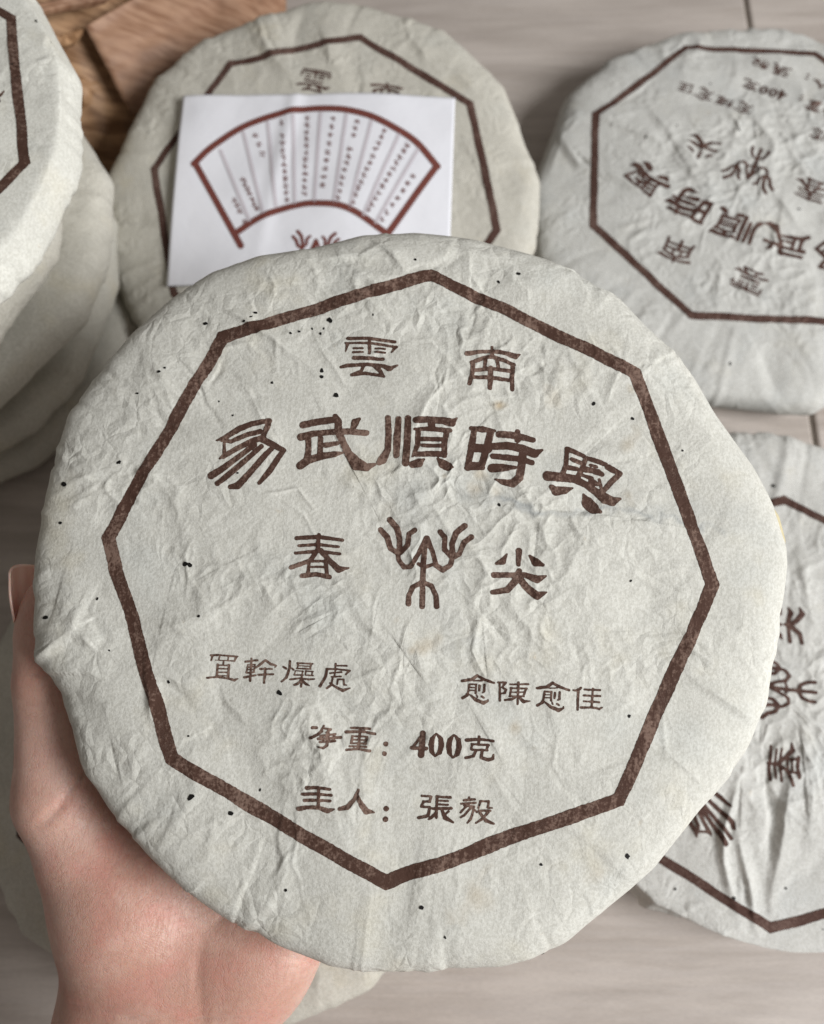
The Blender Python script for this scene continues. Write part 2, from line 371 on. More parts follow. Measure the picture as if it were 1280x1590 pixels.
# ---------------------------------------------------------------- printed lettering: brush strokes (x, y, width) read off the photo
# each sheet of strokes: origin and magnification of the enlargement they were read from
SHEETS = {'A': (510, 500, 4.0), 'B': (320, 630, 4.7407), 'C': (570, 620, 4.5714), 'D': (810, 660, 6.4), 'E': (430, 790, 2.909),
          'F': (310, 1000, 5.12), 'G': (700, 1030, 5.12), 'H': (450, 1110, 3.7647)}
GLYPHS = [
 ('A', '122,102,20 250,103,20 415,124,18;108,130,12 255,131,16 425,156,16;120,135,20 108,185,6;415,158,22 393,190,8;257,105,18 257,195,18;158,163,13 215,163,13;156,188,14 215,188,12;295,165,13 352,168,13;293,188,13 352,192,13;160,222,24 340,232,20;80,278,18 120,268,24 250,262,20 340,272,22 380,292,32 430,272,10;225,262,20 205,300,16 145,325,18;145,326,18 230,315,20 340,335,20;285,268,24 320,300,24 345,340,16'),
 ('A', '862,202,30 930,192,24 1010,188,22 1100,200,24 1160,218,34 1192,205,8;1017,160,14 1017,215,24;890,258,24 960,232,24 1015,222,24 1080,240,24 1150,270,24;898,255,26 893,330,24 875,390,24;1145,270,24 1140,350,24 1143,420,24;900,308,22 1005,298,24 1140,312,22;895,352,24 1005,352,24 1140,368,22;975,245,20 968,300,18;1047,240,20 1055,300,20;1007,295,28 1005,370,30 1003,415,24'),
 ('B', '85,258,14 150,235,34 250,172,42 340,134,38 470,112,34;465,115,40 450,170,36 420,235,36;120,262,18 190,266,28 300,218,34 400,192,36;138,275,18 138,360,24 105,390,14;130,376,34 230,318,34 340,262,38 410,240,40;420,250,44 500,290,40 572,328,34 540,370,36 470,480,40 395,570,26;42,515,50 110,475,44 220,395,36 360,290,34;90,575,36 200,485,40 330,370,34 410,300,32;185,600,34 240,590,48 330,490,40 440,360,38 490,310,30'),
 ('B', '715,140,48 820,118,46 945,102,46;952,75,34 975,110,44 975,190,52 1010,270,44 1050,350,50 1110,430,86 1180,455,56 1245,432,20;700,230,52 790,205,44 900,195,40 1050,190,44 1180,200,42;1080,180,30 1100,120,52 1130,95,22;755,250,40 755,340,40 740,400,46;845,240,36 840,350,36;880,290,38 970,275,28;695,440,54 750,400,54 860,370,48 950,355,40 1010,345,14'),
 ('C', '150,130,36 155,250,40 148,360,40 110,430,58 88,450,38;225,140,38 215,280,46 210,400,38;293,135,40 287,300,44 275,455,46;350,152,42 430,145,42 540,155,48 600,170,54 640,136,8;458,178,44 462,190,44;340,214,18 450,212,34 590,225,30;365,225,34 360,330,34 325,410,14;570,225,34 550,320,36 550,400,34;380,284,30 540,287,30;395,330,26 540,332,26;350,395,34 450,388,38 550,390,38;325,465,46 370,455,56 405,430,16;505,425,20 540,460,58 575,480,58 612,485,10'),
 ('C', '740,205,28 820,215,42 905,225,20;762,220,36 745,330,44 715,490,38;880,232,44 850,350,44 812,480,42;750,344,56 860,352,56;706,492,26 820,486,36;722,468,40 812,470,40;940,250,44 1060,260,46 1180,288,36;1070,230,32 1070,290,38;905,335,48 1000,330,50 1100,350,54 1190,385,58 1245,360,16;895,405,36 1000,415,42 1090,425,40 1170,450,38;890,490,58 960,488,54 1055,488,20;1110,370,48 1100,460,48 1080,560,52 1035,600,52 970,590,38 910,570,12'),
 ('D', '455,238,46 540,278,46 625,312,36;452,250,38 440,400,40 408,490,44;500,345,40 580,378,40;440,425,46 545,440,42;640,330,38 595,450,46 555,530,50;650,330,38 750,365,46 840,395,36;680,400,24 745,418,28;640,445,56 765,462,40;610,500,30 700,530,40;860,420,56 920,452,56 985,482,40;975,490,46 900,560,50 820,650,44;740,465,56 800,490,44;700,560,60 760,590,36;775,540,24 800,640,30;260,510,92 400,525,78 520,535,70 640,590,60 740,660,66 830,730,96 900,760,86 978,735,26;295,620,46 340,660,84 430,650,66 515,625,12;620,690,24 660,770,104 720,830,96 785,860,36'),
 ('E', '90,133,17 190,128,18 298,143,13;100,167,12 190,162,14 280,173,11;85,200,13 190,192,15 285,205,13;192,118,14 185,190,18 150,235,18 65,265,18;200,190,22 235,230,20 280,275,28 325,268,8;147,237,12 140,300,14;150,237,11 225,237,12;222,235,16 228,300,16;145,263,10 222,263,10;115,303,20 180,296,18 238,308,20'),
 ('E', '677,134,24 640,205,18 605,262,20 575,264,20 552,232,18 546,198,18;679,134,24 705,195,18 720,258,20 750,278,22 785,255,20 796,212,20;670,160,20 662,260,22 657,442,22;640,250,14 664,266,16 702,254,14;470,95,22 500,130,24 515,180,22 550,202,20;512,50,24 545,90,24 556,140,22 554,200,20;624,98,20 598,115,20 592,165,20 560,200,18;738,105,20 760,130,20 758,185,20 788,216,20;850,77,24 810,110,24 792,160,22 796,216,20;880,128,22 845,155,22 825,205,20 796,222,20;658,332,18 615,355,20 597,395,20 595,430,22;662,332,18 700,350,20 720,395,20 723,442,22'),
 ('E', '1095,190,26 1092,252,18;1040,205,6 1020,238,28 993,248,12;1143,212,10 1170,243,34 1200,255,14;980,300,24 1050,300,22 1120,300,22 1175,320,32 1215,305,8;1095,280,20 1075,330,28 1040,368,26 975,378,20;1095,315,28 1130,358,28 1175,393,34 1218,378,8'),
 ('F', '90,92,14 150,88,12 300,102,12;100,100,14 92,132,9;290,105,16 275,138,9;160,95,9 150,130,8;228,98,9 225,134,8;125,129,8 268,136,8;190,138,11 187,165,11;142,165,15 132,265,14;232,168,15 222,275,15;140,170,10 230,172,10;138,197,9 225,199,9;136,226,9 222,228,9;130,254,9 222,256,9;60,270,13 130,264,13 220,274,14 270,290,19 302,278,7'),
 ('F', '362,142,15 458,130,13;410,118,12 400,295,14;378,168,9 440,165,9;375,186,10 440,180,10;379,182,11 370,230,11;437,178,11 430,226,11;375,208,8 432,204,8;368,231,10 432,226,10;352,268,15 445,250,12;525,128,13 480,165,16 445,190,11;525,130,14 565,160,18 610,172,10 600,188,7;480,200,13 575,200,13;465,246,13 585,242,13;522,195,15 512,310,14'),
 ('F', '668,182,13 690,197,15;720,137,15 715,200,17 690,270,17 652,300,11;732,192,9 748,206,11;780,152,11 900,158,12;785,152,11 780,195,9;893,158,12 880,195,10;785,174,8 885,177,8;775,196,11 885,199,11;762,213,9 825,216,9;765,213,9 755,245,9;822,216,9 818,245,9;755,247,10 825,248,10;845,216,9 905,219,9;847,216,9 842,246,9;900,220,9 893,248,9;842,249,10 905,251,10;720,283,13 800,273,12 870,283,13 915,278,9;815,255,13 808,340,13;805,288,11 785,315,15 755,325,13;820,292,13 850,320,17 873,330,9'),
 ('F', '1085,158,13 1080,195,11;1085,172,10 1170,174,13;1010,198,13 1100,200,12 1195,212,13;1197,213,13 1165,242,12;1015,200,15 1005,260,17 960,335,17;1040,232,11 1130,224,11;1085,204,11 1076,250,11;1050,262,11 1125,258,11;1060,270,12 1052,325,13 1015,352,13;1040,310,11 1075,335,15 1140,370,21 1198,350,9;1102,282,11 1096,320,11;1102,280,11 1148,280,11;1148,280,11 1153,325,11 1172,326,9'),
 ('G', '215,98,18 170,130,21 92,140,18;215,98,16 260,125,19 343,156,16;185,140,9 250,138,9;150,166,11 205,169,11;150,166,13 140,235,13 125,245,7;205,169,13 200,240,13;150,192,9 200,194,9;148,215,9 200,217,9;232,178,15 228,218,13;270,172,15 268,225,15 255,236,9;95,277,18 130,258,17 150,247,9;160,256,13 200,290,22 260,315,25 298,300,13 300,285,7;210,254,11 215,268,11;250,265,15 264,274,13'),
 ('G', '380,152,13 440,152,13;390,152,13 392,298,15;438,154,15 410,190,13 440,210,15 430,235,15 405,240,11;475,167,11 620,167,14;475,196,11 605,201,13;482,196,13 470,262,13;600,202,15 580,262,13;480,229,10 590,231,10;470,261,11 585,263,11;540,152,15 532,323,15;525,266,13 480,286,17 432,293,12;545,272,15 580,305,22 633,300,8'),
 ('G', '813,156,18 768,188,21 690,198,18;813,156,16 858,183,19 941,214,16;783,198,9 848,196,9;748,224,11 803,227,11;748,224,13 738,293,13 723,303,7;803,227,13 798,298,13;748,250,9 798,252,9;746,273,9 798,275,9;830,236,15 826,276,13;868,230,15 866,283,15 853,294,9;693,335,18 728,316,17 748,305,9;758,314,13 798,348,22 858,373,25 896,358,13 898,343,7;808,312,11 813,326,11;848,323,15 862,332,13'),
 ('G', '1035,197,17 1010,217,17 975,213,11;1015,208,17 1010,368,15;1065,209,13 1188,213,15;1060,256,13 1188,261,15;1060,302,13 1180,309,15;1035,353,17 1120,351,13 1180,362,17 1205,350,8;1130,202,13 1120,350,13'),
 ('H', '137,72,15 160,73,13;125,132,13 165,112,15 193,93,11;203,63,9 188,90,12;208,78,10 242,84,11 218,100,9;185,119,10 268,113,11;170,136,12 300,133,14;180,154,10 268,151,11;228,102,13 222,175,13 200,189,13 170,182,8;263,114,11 258,151,11'),
 ('H', '360,78,11 470,82,13;330,102,15 420,98,12 500,112,13;365,126,9 455,129,9;368,126,11 360,166,11;452,129,11 445,169,11;365,146,8 450,148,8;360,167,9 448,169,9;412,85,12 405,197,12;352,184,10 450,187,10;335,204,13 400,200,11 470,212,14'),
 ('H', '563,172,23;555,228,22'),
 ('H', '785,107,14 720,190,12;715,193,18 800,198,18;780,108,26 770,236,30'),
 ('H', '856,110,8 834,140,22 828,175,26 832,215,22 850,244,8;860,110,8 884,140,22 888,180,26 878,220,22 853,244,8'),
 ('H', '960,118,8 938,148,22 932,183,26 936,223,22 954,252,8;964,118,8 988,148,22 992,188,26 982,228,22 957,252,8'),
 ('H', '1035,148,17 1110,142,13 1190,152,13;1108,128,13 1105,165,13;1065,171,11 1165,176,11;1068,171,11 1062,201,11;1160,176,13 1150,206,11;1065,203,11 1155,206,11;1090,206,13 1075,240,13 1030,252,13;1125,206,13 1120,250,15 1160,262,17 1188,255,15 1192,232,7'),
 ('H', '105,420,18 170,418,15 238,428,15;80,458,16 160,455,15 248,464,13;90,495,16 160,492,15 240,497,13;55,545,22 100,536,19 170,536,19 225,555,25 262,545,8;175,425,15 172,535,15'),
 ('H', '405,435,13 380,490,18 340,535,23 295,545,18;395,465,16 420,520,24 450,562,31 495,570,8'),
 ('H', '565,550,26;561,612,26'),
 ('H', '775,475,11 830,478,11;828,480,11 820,508,11;782,508,11 822,508,11;782,510,11 770,537,11;770,537,11 820,541,11;820,541,13 810,590,15 755,602,16;860,478,11 940,482,14;862,478,13 858,600,13;870,501,9 925,503,10;868,523,9 925,526,10;835,548,13 945,546,14;858,572,13 830,600,15 812,610,9;890,555,13 910,600,22 955,628,12;930,565,10 905,585,11'),
 ('H', '1020,500,12 1082,494,12;1050,482,11 1046,500,11;1005,520,11 1088,515,11;1022,530,10 1080,538,11;1050,520,11 1010,560,11 1000,572,9;1062,542,11 1020,590,11 1000,600,9;1075,560,11 1060,610,13 1040,632,9;1070,545,10 1095,570,10;1115,506,11 1165,506,11;1115,506,11 1105,545,11;1165,508,11 1160,545,11 1185,546,9;1108,562,11 1175,562,11;1165,566,13 1130,610,13 1090,634,9;1115,577,13 1150,620,19 1195,640,11'),
]
EMBLEM = 8
OCT_PX = [(670, 428), (987, 580), (1107, 908), (960, 1240), (600, 1370), (268, 1178), (168, 835), (347, 524)]

def parse(gl):
    sh, st = gl; ox, oy, k = SHEETS[sh]; out = []
    for part in st.split(';'):
        p = np.array([[float(v) for v in q.split(',')] for q in part.split()])
        bold = 1.14 if sh in 'ABCDE' else 1.26
        out.append(np.c_[ox + p[:, 0] / k, oy + p[:, 1] / k, p[:, 2] / k * bold])
    return out                                    # strokes in photo pixels

def ink_mesh2d(strokes, cell, rough=0.0, seed=0):
    """strokes: list of (n,3) x, y, width in metres -> welded 2-D mesh of their union (marching squares)"""
    allp = np.vstack(strokes); pad = allp[:, 2].max() / 2 + 3 * cell
    x0, y0 = allp[:, 0].min() - pad, allp[:, 1].min() - pad
    nx = int((allp[:, 0].max() + pad - x0) / cell) + 2; ny = int((allp[:, 1].max() + pad - y0) / cell) + 2
    gx = x0 + np.arange(nx) * cell; gy = y0 + np.arange(ny) * cell
    D = np.full((nx, ny), 9.0)
    for st in strokes:
        pd = st[:, 2].max() / 2 + 3 * cell
        i0, i1 = np.searchsorted(gx, [st[:, 0].min() - pd, st[:, 0].max() + pd]); j0, j1 = np.searchsorted(gy, [st[:, 1].min() - pd, st[:, 1].max() + pd])
        X, Y = np.meshgrid(gx[i0:i1], gy[j0:j1], indexing='ij')
        d, _ = poly_dist(X, Y, st, st[:, 2]); D[i0:i1, j0:j1] = np.minimum(D[i0:i1, j0:j1], d)
    if rough:
        X, Y = np.meshgrid(gx, gy, indexing='ij')
        D = D + rough * (perlin(X * 1400, Y * 1400, seed) + 0.7 * perlin(X * 600, Y * 600, seed + 1))
    ins = D < 0
    cnt = ins[:-1, :-1].astype(int) + ins[1:, :-1] + ins[1:, 1:] + ins[:-1, 1:]
    verts = []; idx = {}; faces = []
    def vid(key, pos):
        if key not in idx: idx[key] = len(verts); verts.append(pos)
        return idx[key]
    for i, j in zip(*np.nonzero(cnt)):
        cs = ((i, j), (i + 1, j), (i + 1, j + 1), (i, j + 1)); poly = []
        for q in range(4):
            a, b = cs[q], cs[(q + 1) % 4]
            if ins[a]: poly.append(vid(a, (gx[a[0]], gy[a[1]])))
            if ins[a] != ins[b]:
                e = (a, b) if a < b else (b, a); tt = D[e[0]] / (D[e[0]] - D[e[1]])
                poly.append(vid(e, (gx[e[0][0]] + tt * (gx[e[1][0]] - gx[e[0][0]]), gy[e[0][1]] + tt * (gy[e[1][1]] - gy[e[0][1]]))))
        if len(poly) >= 3: faces.append(poly)
    return np.array(verts), faces

# ---------------------------------------------------------------- the cakes and where they stand
HR = np.array([[0.99561, 0.0837, 0.04202], [-0.07683, 0.9865, -0.14459], [-0.05355, 0.14072, 0.9886]])
HT = CAMPOS + np.array([-0.00669, 0.05545, -0.2197])
def frame(R, T):
    M = np.eye(4); M[:3, :3] = R; M[:3, 3] = T; return M
def rotz(deg):
    a = math.radians(deg); return np.array([[math.cos(a), -math.sin(a), 0], [math.sin(a), math.cos(a), 0], [0, 0, 1]])
OUT = [(112, 99.7), (103, 100.9), (94, 100.6), (83, 100.4), (76, 100.3), (70, 101.0), (63, 100.5), (55, 100.6), (46, 100.1), (39, 100.3), (31, 99.4), (25, 101.0), (20, 103.6), (14, 105.7), (11, 106.1), (7, 107.5), (4, 107.3), (359, 106.2), (350, 104.8), (343, 106.2), (336, 106.1), (331, 105.4), (323, 104.0), (313, 105.7), (309, 105.8), (302, 106.9), (297, 108.5), (291, 110.2), (287, 110.0), (280, 107.9), (271, 108.6), (263, 109.2), (257, 107.7), (250, 107.5), (241, 107.2), (232, 105.8), (224, 105.6), (216, 105.5), (208, 103.7), (200, 106.1), (196, 107.4), (187, 106.8), (182, 106.7), (174, 106.6), (166, 107.6), (161, 109.0), (155, 107.1), (145, 106.9), (136, 106.6), (129, 106.1), (121, 103.7)]
HERO_CREASES = [
 ([(834, 1476), (862, 1456), (906, 1432)], 3.0, 1.5), ([(832, 1462), (834, 1486)], 2.2, -1.2),
 ([(336, 470), (400, 512), (495, 580)], 2.4, .75), ([(65, 1030), (90, 1008), (121, 976)], 3.0, 1.7), ([(66, 1036), (110, 1040), (160, 1050)], 2.6, 1.1),
 ([(226, 1050), (238, 1122)], 2.2, 1.0), ([(121, 976), (150, 1012)], 2.2, .8), ([(121, 976), (128, 945)], 2.2, .8), ([(80, 1075), (150, 1090)], 5, -1.1),
 ([(585, 376), (610, 398), (632, 428)], 3.0, 1.1), ([(500, 400), (560, 392), (600, 404)], 3.5, .9), ([(700, 378), (750, 392), (790, 402)], 2.4, .9),
 ([(770, 640), (792, 700)], 3, .5), ([(838, 800), (852, 850), (828, 892)], 2.5, .7), ([(880, 790), (902, 840)], 2.5, .6), ([(600, 975), (650, 1010), (662, 1062)], 2.2, .6),
 ([(748, 955), (736, 1010), (758, 1062)], 2.2, .7), ([(555, 950), (600, 1000)], 2.5, .6), ([(510, 735), (565, 765)], 2.5, .5), ([(690, 1128), (620, 1182)], 2.5, .5),
 ([(770, 775), (840, 790), (930, 792), (1010, 800), (1115, 826)], 2.2, -.6), ([(1080, 1058), (1126, 1088), (1152, 1112)], 2.6, .9), ([(1050, 960), (1085, 1015), (1120, 1040)], 3, .6),
 ([(275, 868), (330, 955), (245, 1000)], 5, .8), ([(212, 990), (335, 948)], 4, .7), ([(330, 1010), (348, 1125)], 8, -.8), ([(500, 640), (560, 700), (575, 780)], 4, .5),
 ([(640, 760), (660, 800)], 3, .4), ([(795, 735), (835, 800)], 2.2, .6), ([(900, 850), (870, 905)], 2.6, .6), ([(720, 1080), (770, 1150), (790, 1200)], 3, .5),
 ([(110, 1200), (175, 1215)], 4, .6), ([(170, 1130), (215, 1170), (200, 1230)], 5, .7), ([(940, 960), (1010, 1040)], 5, .5), ([(1000, 860), (1060, 900)], 4, .5),
 ([(150, 610), (260, 590), (340, 600)], 2.0, .5), ([(240, 560), (262, 600)], 3, .6), ([(120, 640), (110, 700), (140, 740)], 3, .6), ([(240, 1040), (300, 1075)], 3, .6), ([(110, 870), (118, 930), (90, 990)], 4, .6)]
print('cakes')
hero = Cake(frame(HR, HT), 3, 420, 1400, [(a, r / 103.0) for a, r in OUT], crumple=1.15, creases=HERO_CREASES, centre_mask=0.28, nfine=140, finek=1.1, nrim=26)
BASE_Z = 0.0275
def floor_frame(px, py, k, deg, z=None):
    p = at_height(px, py, BASE_Z * k if z is None else z); return frame(rotz(deg), p)
TR_CR = [([(872, 175), (960, 190), (1050, 232)], 6, 2.2), ([(868, 212), (900, 258), (932, 272)], 5, 2.2), ([(922, 262), (1000, 300)], 5, 1.6), ([(928, 318), (1010, 332)], 6, 1.4),
         ([(1085, 560), (1080, 612)], 6, 2.0), ([(1010, 170), (1060, 235), (1090, 300)], 5, 1.4), ([(1170, 180), (1200, 230), (1180, 330)], 4, 1.2), ([(1120, 410), (1110, 470)], 4, 1.2), ([(1200, 300), (1240, 350)], 4, 1.3), ([(1180, 540), (1200, 590)], 6, -2)]
tr = Cake(floor_frame(1175, 276, 1.0, 152.6), 11, 200, 560, crumple=1.6, creases=TR_CR, centre_mask=0.1, shift=(.08, 117.4), grow=1.055)
BR_CR = [([(1150, 1205), (1122, 1290), (1122, 1340), (1145, 1420)], 4.5, 3.0), ([(1142, 1290), (1160, 1370), (1172, 1440)], 3.2, 2.6), ([(1185, 1180), (1200, 1260), (1196, 1330)], 6, -2.6),
         ([(1228, 1190), (1215, 1290), (1195, 1400)], 4.5, 3.0), ([(1222, 690), (1216, 740), (1200, 790)], 5, 2.0), ([(1240, 860), (1262, 960)], 4, 1.3), ([(1150, 1160), (1130, 1210)], 4, 1.6),
         ([(1190, 1010), (1160, 1100), (1180, 1160)], 3.5, 1.2), ([(1240, 1120), (1260, 1200), (1255, 1300)], 4, 1.8), ([(1090, 1220), (1080, 1300)], 4, 1.4)]
BR_CR = [(p_, w_ * .8, h_ * .72) for p_, w_, h_ in BR_CR]
br = Cake(floor_frame(1209, 1084, 0.99, 80.6), 23, 220, 640, crumple=1.7, creases=BR_CR, scale=0.99, centre_mask=0.1, shift=(.12, 9.4), grow=1.015)
# the one leaning on the bamboo sheath
nC = np.array([-0.043, 0.109, 0.993]); xC = np.array([0.98, -0.20, 0.06]); xC -= nC * (xC @ nC) / (nC @ nC); xC /= np.linalg.norm(xC); nC /= np.linalg.norm(nC)
Rc = B.T @ np.stack([xC, np.cross(nC, xC), nC], 1)
KC = 0.965
Tc = CAMPOS + B.T @ (np.array([-0.0418, 0.1473, -0.389]) * KC)
TC_CR = [([(398, 12), (408, 60), (445, 115)], 7, 2.4), ([(500, 55), (522, 105)], 5, 1.6), ([(640, 62), (665, 95)], 5, 1.6), ([(168, 345), (240, 348)], 3.5, -1.8), ([(172, 365), (205, 392)], 4, 1.4),
         ([(330, 70), (380, 95)], 6, -1.5), ([(470, 20), (455, 70)], 6, -1.4), ([(720, 220), (760, 260), (770, 330)], 5, 1.2), ([(700, 110), (740, 140)], 5, 1.2)]
tc = Cake(frame(Rc, Tc), 37, 200, 560, crumple=1.1, creases=TC_CR, scale=KC, shift=(.03, 170), grow=1.03)
bl = Cake(floor_frame(364, 1118, 1.07, 28), 41, 150, 480, crumple=1.3, scale=1.07)
stack = []
for i, (sx, sy, sd) in enumerate([(-.238, .214, 51), (-.240, .207, 52), (-.233, .211, 53), (-.236, .204, 54), (-.212, .203, 55)]):
    kk = 0.965 + 0.008 * (i % 3)
    stack.append(Cake(frame(rotz(80 if i == 4 else 37 * i), np.array([sx, sy, 0.0275 * kk + 0.0292 * i * 0.985])), sd, 170 if i == 4 else 110, 480 if i == 4 else 360, crumple=1.0 if i == 4 else 1.2, scale=kk, outline=[(a_, .93 + .012 * math.sin(a_ * 1.7)) for a_ in range(0, 360, 23)] if i == 4 else None, undercut=.13 if i == 4 else .09))

# canonical print layout (metres, in the hero cake's print frame)
def to_print(st):
    xy = hero.px(st[:, :2]); xy2 = hero.px(st[:, :2] + np.array([1.0, 0])); k = np.hypot(*(xy2 - xy).T)
    return np.c_[xy, st[:, 2] * k]
GL = [[to_print(st) for st in parse(g)] for g in GLYPHS]
octp = hero.px(np.array(OCT_PX, float)); ang = np.radians(90 - 45 * np.arange(8)); reg = 0.083 * np.c_[np.cos(ang), np.sin(ang)]
def oct_strokes(pts, wd=0.0040):
    L = np.vstack([pts, pts[:1]]); out = []
    for a, b in zip(L[:-1], L[1:]):
        n = 24; u = np.linspace(0, 1, n)[:, None]; out.append(np.c_[a + (b - a) * u, np.full(n, wd)])
    return out
def border_mesh2d(pts, wd, cell, warp=0.0004, seed=5, gaps=()):
    """mitred ring along a convex polygon (points clockwise)"""
    x = np.arange(pts[:, 0].min() - wd * 2, pts[:, 0].max() + wd * 2, cell); y = np.arange(pts[:, 1].min() - wd * 2, pts[:, 1].max() + wd * 2, cell)
    X, Y = np.meshgrid(x, y, indexing='ij')
    WX = X + warp * fbm(X * 60, Y * 60, seed, 2); WY = Y + warp * fbm(X * 60, Y * 60, seed + 3, 2)
    D = np.full(X.shape, -9.0)
    for a, b in zip(pts, np.roll(pts, -1, 0)):
        e = b - a; n = np.array([-e[1], e[0]]) / np.hypot(*e); D = np.maximum(D, (WX - a[0]) * n[0] + (WY - a[1]) * n[1])
    D = np.abs(D) - wd / 2 + 0.00010 * (perlin(X * 1500, Y * 1500, seed + 8) + perlin(X * 700, Y * 700, seed + 9))
    for gx_, gy_, gw in gaps:
        D = np.maximum(D, gw - np.hypot(X - gx_, Y - gy_))
    ins = D < 0; cnt = ins[:-1, :-1].astype(int) + ins[1:, :-1] + ins[1:, 1:] + ins[:-1, 1:]
    verts = []; idx = {}; faces = []
    for i, j in zip(*np.nonzero(cnt)):
        cs = ((i, j), (i + 1, j), (i + 1, j + 1), (i, j + 1)); poly = []
        for q in range(4):
            a, b = cs[q], cs[(q + 1) % 4]
            if ins[a]:
                if a not in idx: idx[a] = len(verts); verts.append((x[a[0]], y[a[1]]))
                poly.append(idx[a])
            if ins[a] != ins[b]:
                e = (a, b) if a < b else (b, a)
                if e not in idx:
                    tt = D[e[0]] / (D[e[0]] - D[e[1]]); idx[e] = len(verts)
                    verts.append((x[e[0][0]] + tt * (x[e[1][0]] - x[e[0][0]]), y[e[0][1]] + tt * (y[e[1][1]] - y[e[0][1]])))
                poly.append(idx[e])
        if len(poly) >= 3: faces.append(poly)
    return np.array(verts), faces

def print_on(cake, glyphs, border, ink, off):
    V, Fc = border
    new_mesh('printed_border', cake.drape(V, off), Fc, ink, cake.wrap)
    for k, (V, Fc) in glyphs:
        new_mesh('printed_emblem' if k == EMBLEM else 'printed_character', cake.drape(V, off), Fc, ink, cake.wrap)

# stains on the wrapper in the hand: a blue-grey crease and tan spots, as the paper has them
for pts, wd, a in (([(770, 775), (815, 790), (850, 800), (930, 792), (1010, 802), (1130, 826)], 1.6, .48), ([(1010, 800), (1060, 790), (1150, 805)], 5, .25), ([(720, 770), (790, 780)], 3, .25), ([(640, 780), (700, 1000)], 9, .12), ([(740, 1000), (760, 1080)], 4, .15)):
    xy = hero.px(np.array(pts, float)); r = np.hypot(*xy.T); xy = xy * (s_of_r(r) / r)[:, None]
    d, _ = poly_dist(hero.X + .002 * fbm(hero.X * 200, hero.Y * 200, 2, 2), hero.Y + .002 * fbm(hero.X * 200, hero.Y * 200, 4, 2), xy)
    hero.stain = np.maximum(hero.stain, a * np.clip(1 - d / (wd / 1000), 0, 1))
for px_, py_, rad, a in ((775, 630, 2.0, .8), (655, 1005, 3.5, .5), (745, 735, 3.0, .45), (740, 760, 3, .35), (975, 690, 3, .3), (800, 1130, 2.5, .4), (740, 1390, 5, .35), (860, 620, 3, .3), (680, 900, 4, .15), (640, 1010, 2, .5), (770, 765, 2.5, .3), (975, 770, 2, .4), (690, 740, 1.2, .4), (980, 605, 1.5, .4), (925, 1350, 3, .25), (600, 800, 3, .15)):
    c = hero.px(np.array([[px_, py_]], float))[0]; c = c * s_of_r(np.hypot(*c)) / np.hypot(*c)
    d = np.hypot(hero.X - c[0], hero.Y - c[1]) * (1 + .7 * fbm(hero.X * 160, hero.Y * 160, 8, 2))
    hero.tan = np.maximum(hero.tan, a * np.clip(1 - d / (rad / 1000), 0, 1))

hero.build(PAPER_HERO); tag(hero.root, 'large round paper-wrapped tea cake held up in the hand', 'tea cake')
tr.build(PAPER_GREY); tag(tr.root, 'wrinkled grey-white wrapped tea cake printed upside down, lying on bare tile seam', 'tea cake')
br.build(PAPER_WHITE); tag(br.root, 'pale wrapped tea cake with deep folds, its print turned sideways', 'tea cake')
tc.build(PAPER_TAN); tag(tc.root, 'tan wrapped tea cake with the white fan leaflet on top', 'tea cake')
bl.build(PAPER_TAN); tag(bl.root, 'wrapped tea cake lying on the floor underneath the hand', 'tea cake')
SL = ['lowest tea cake of the stack, resting on the floor', 'second tea cake from the bottom of the stack', 'middle tea cake of the stack of five',
      'fourth tea cake up, just below the top of the stack', 'bright cream tea cake lying on top of the stack']
for i, c in enumerate(stack):
    c.build(PAPER_TOP if i == 4 else PAPER_TAN); tag(c.root, SL[i], 'tea cake', 'stacked tea cakes')  # lower cakes: darker tan paper also stands in for shade in the stack

print('print')
g_hi = [(k, ink_mesh2d(st, 0.00021 if k < 10 else 0.00016, 0.00007, k)) for k, st in enumerate(GL)]
g_lo = [(k, ink_mesh2d(st, 0.00040, 0, k)) for k, st in enumerate(GL)]
b_hi = border_mesh2d(octp, 0.0037, 0.0003)
b_lo = border_mesh2d(reg, 0.0035, 0.0005)
OFFI = 0.00010
print_on(hero, g_hi, b_hi, INK, OFFI)
print_on(tr, g_lo, b_lo, INK_FAR, 0.0002)
print_on(br, g_lo, b_lo, INK_FAR, 0.0002)
print_on(tc, g_lo, b_lo, INK_FAR, 0.0002)
print_on(bl, g_lo, b_lo, INK_FAR, 0.0002)
print_on(stack[4], g_lo, b_lo, INK, 0.0002)

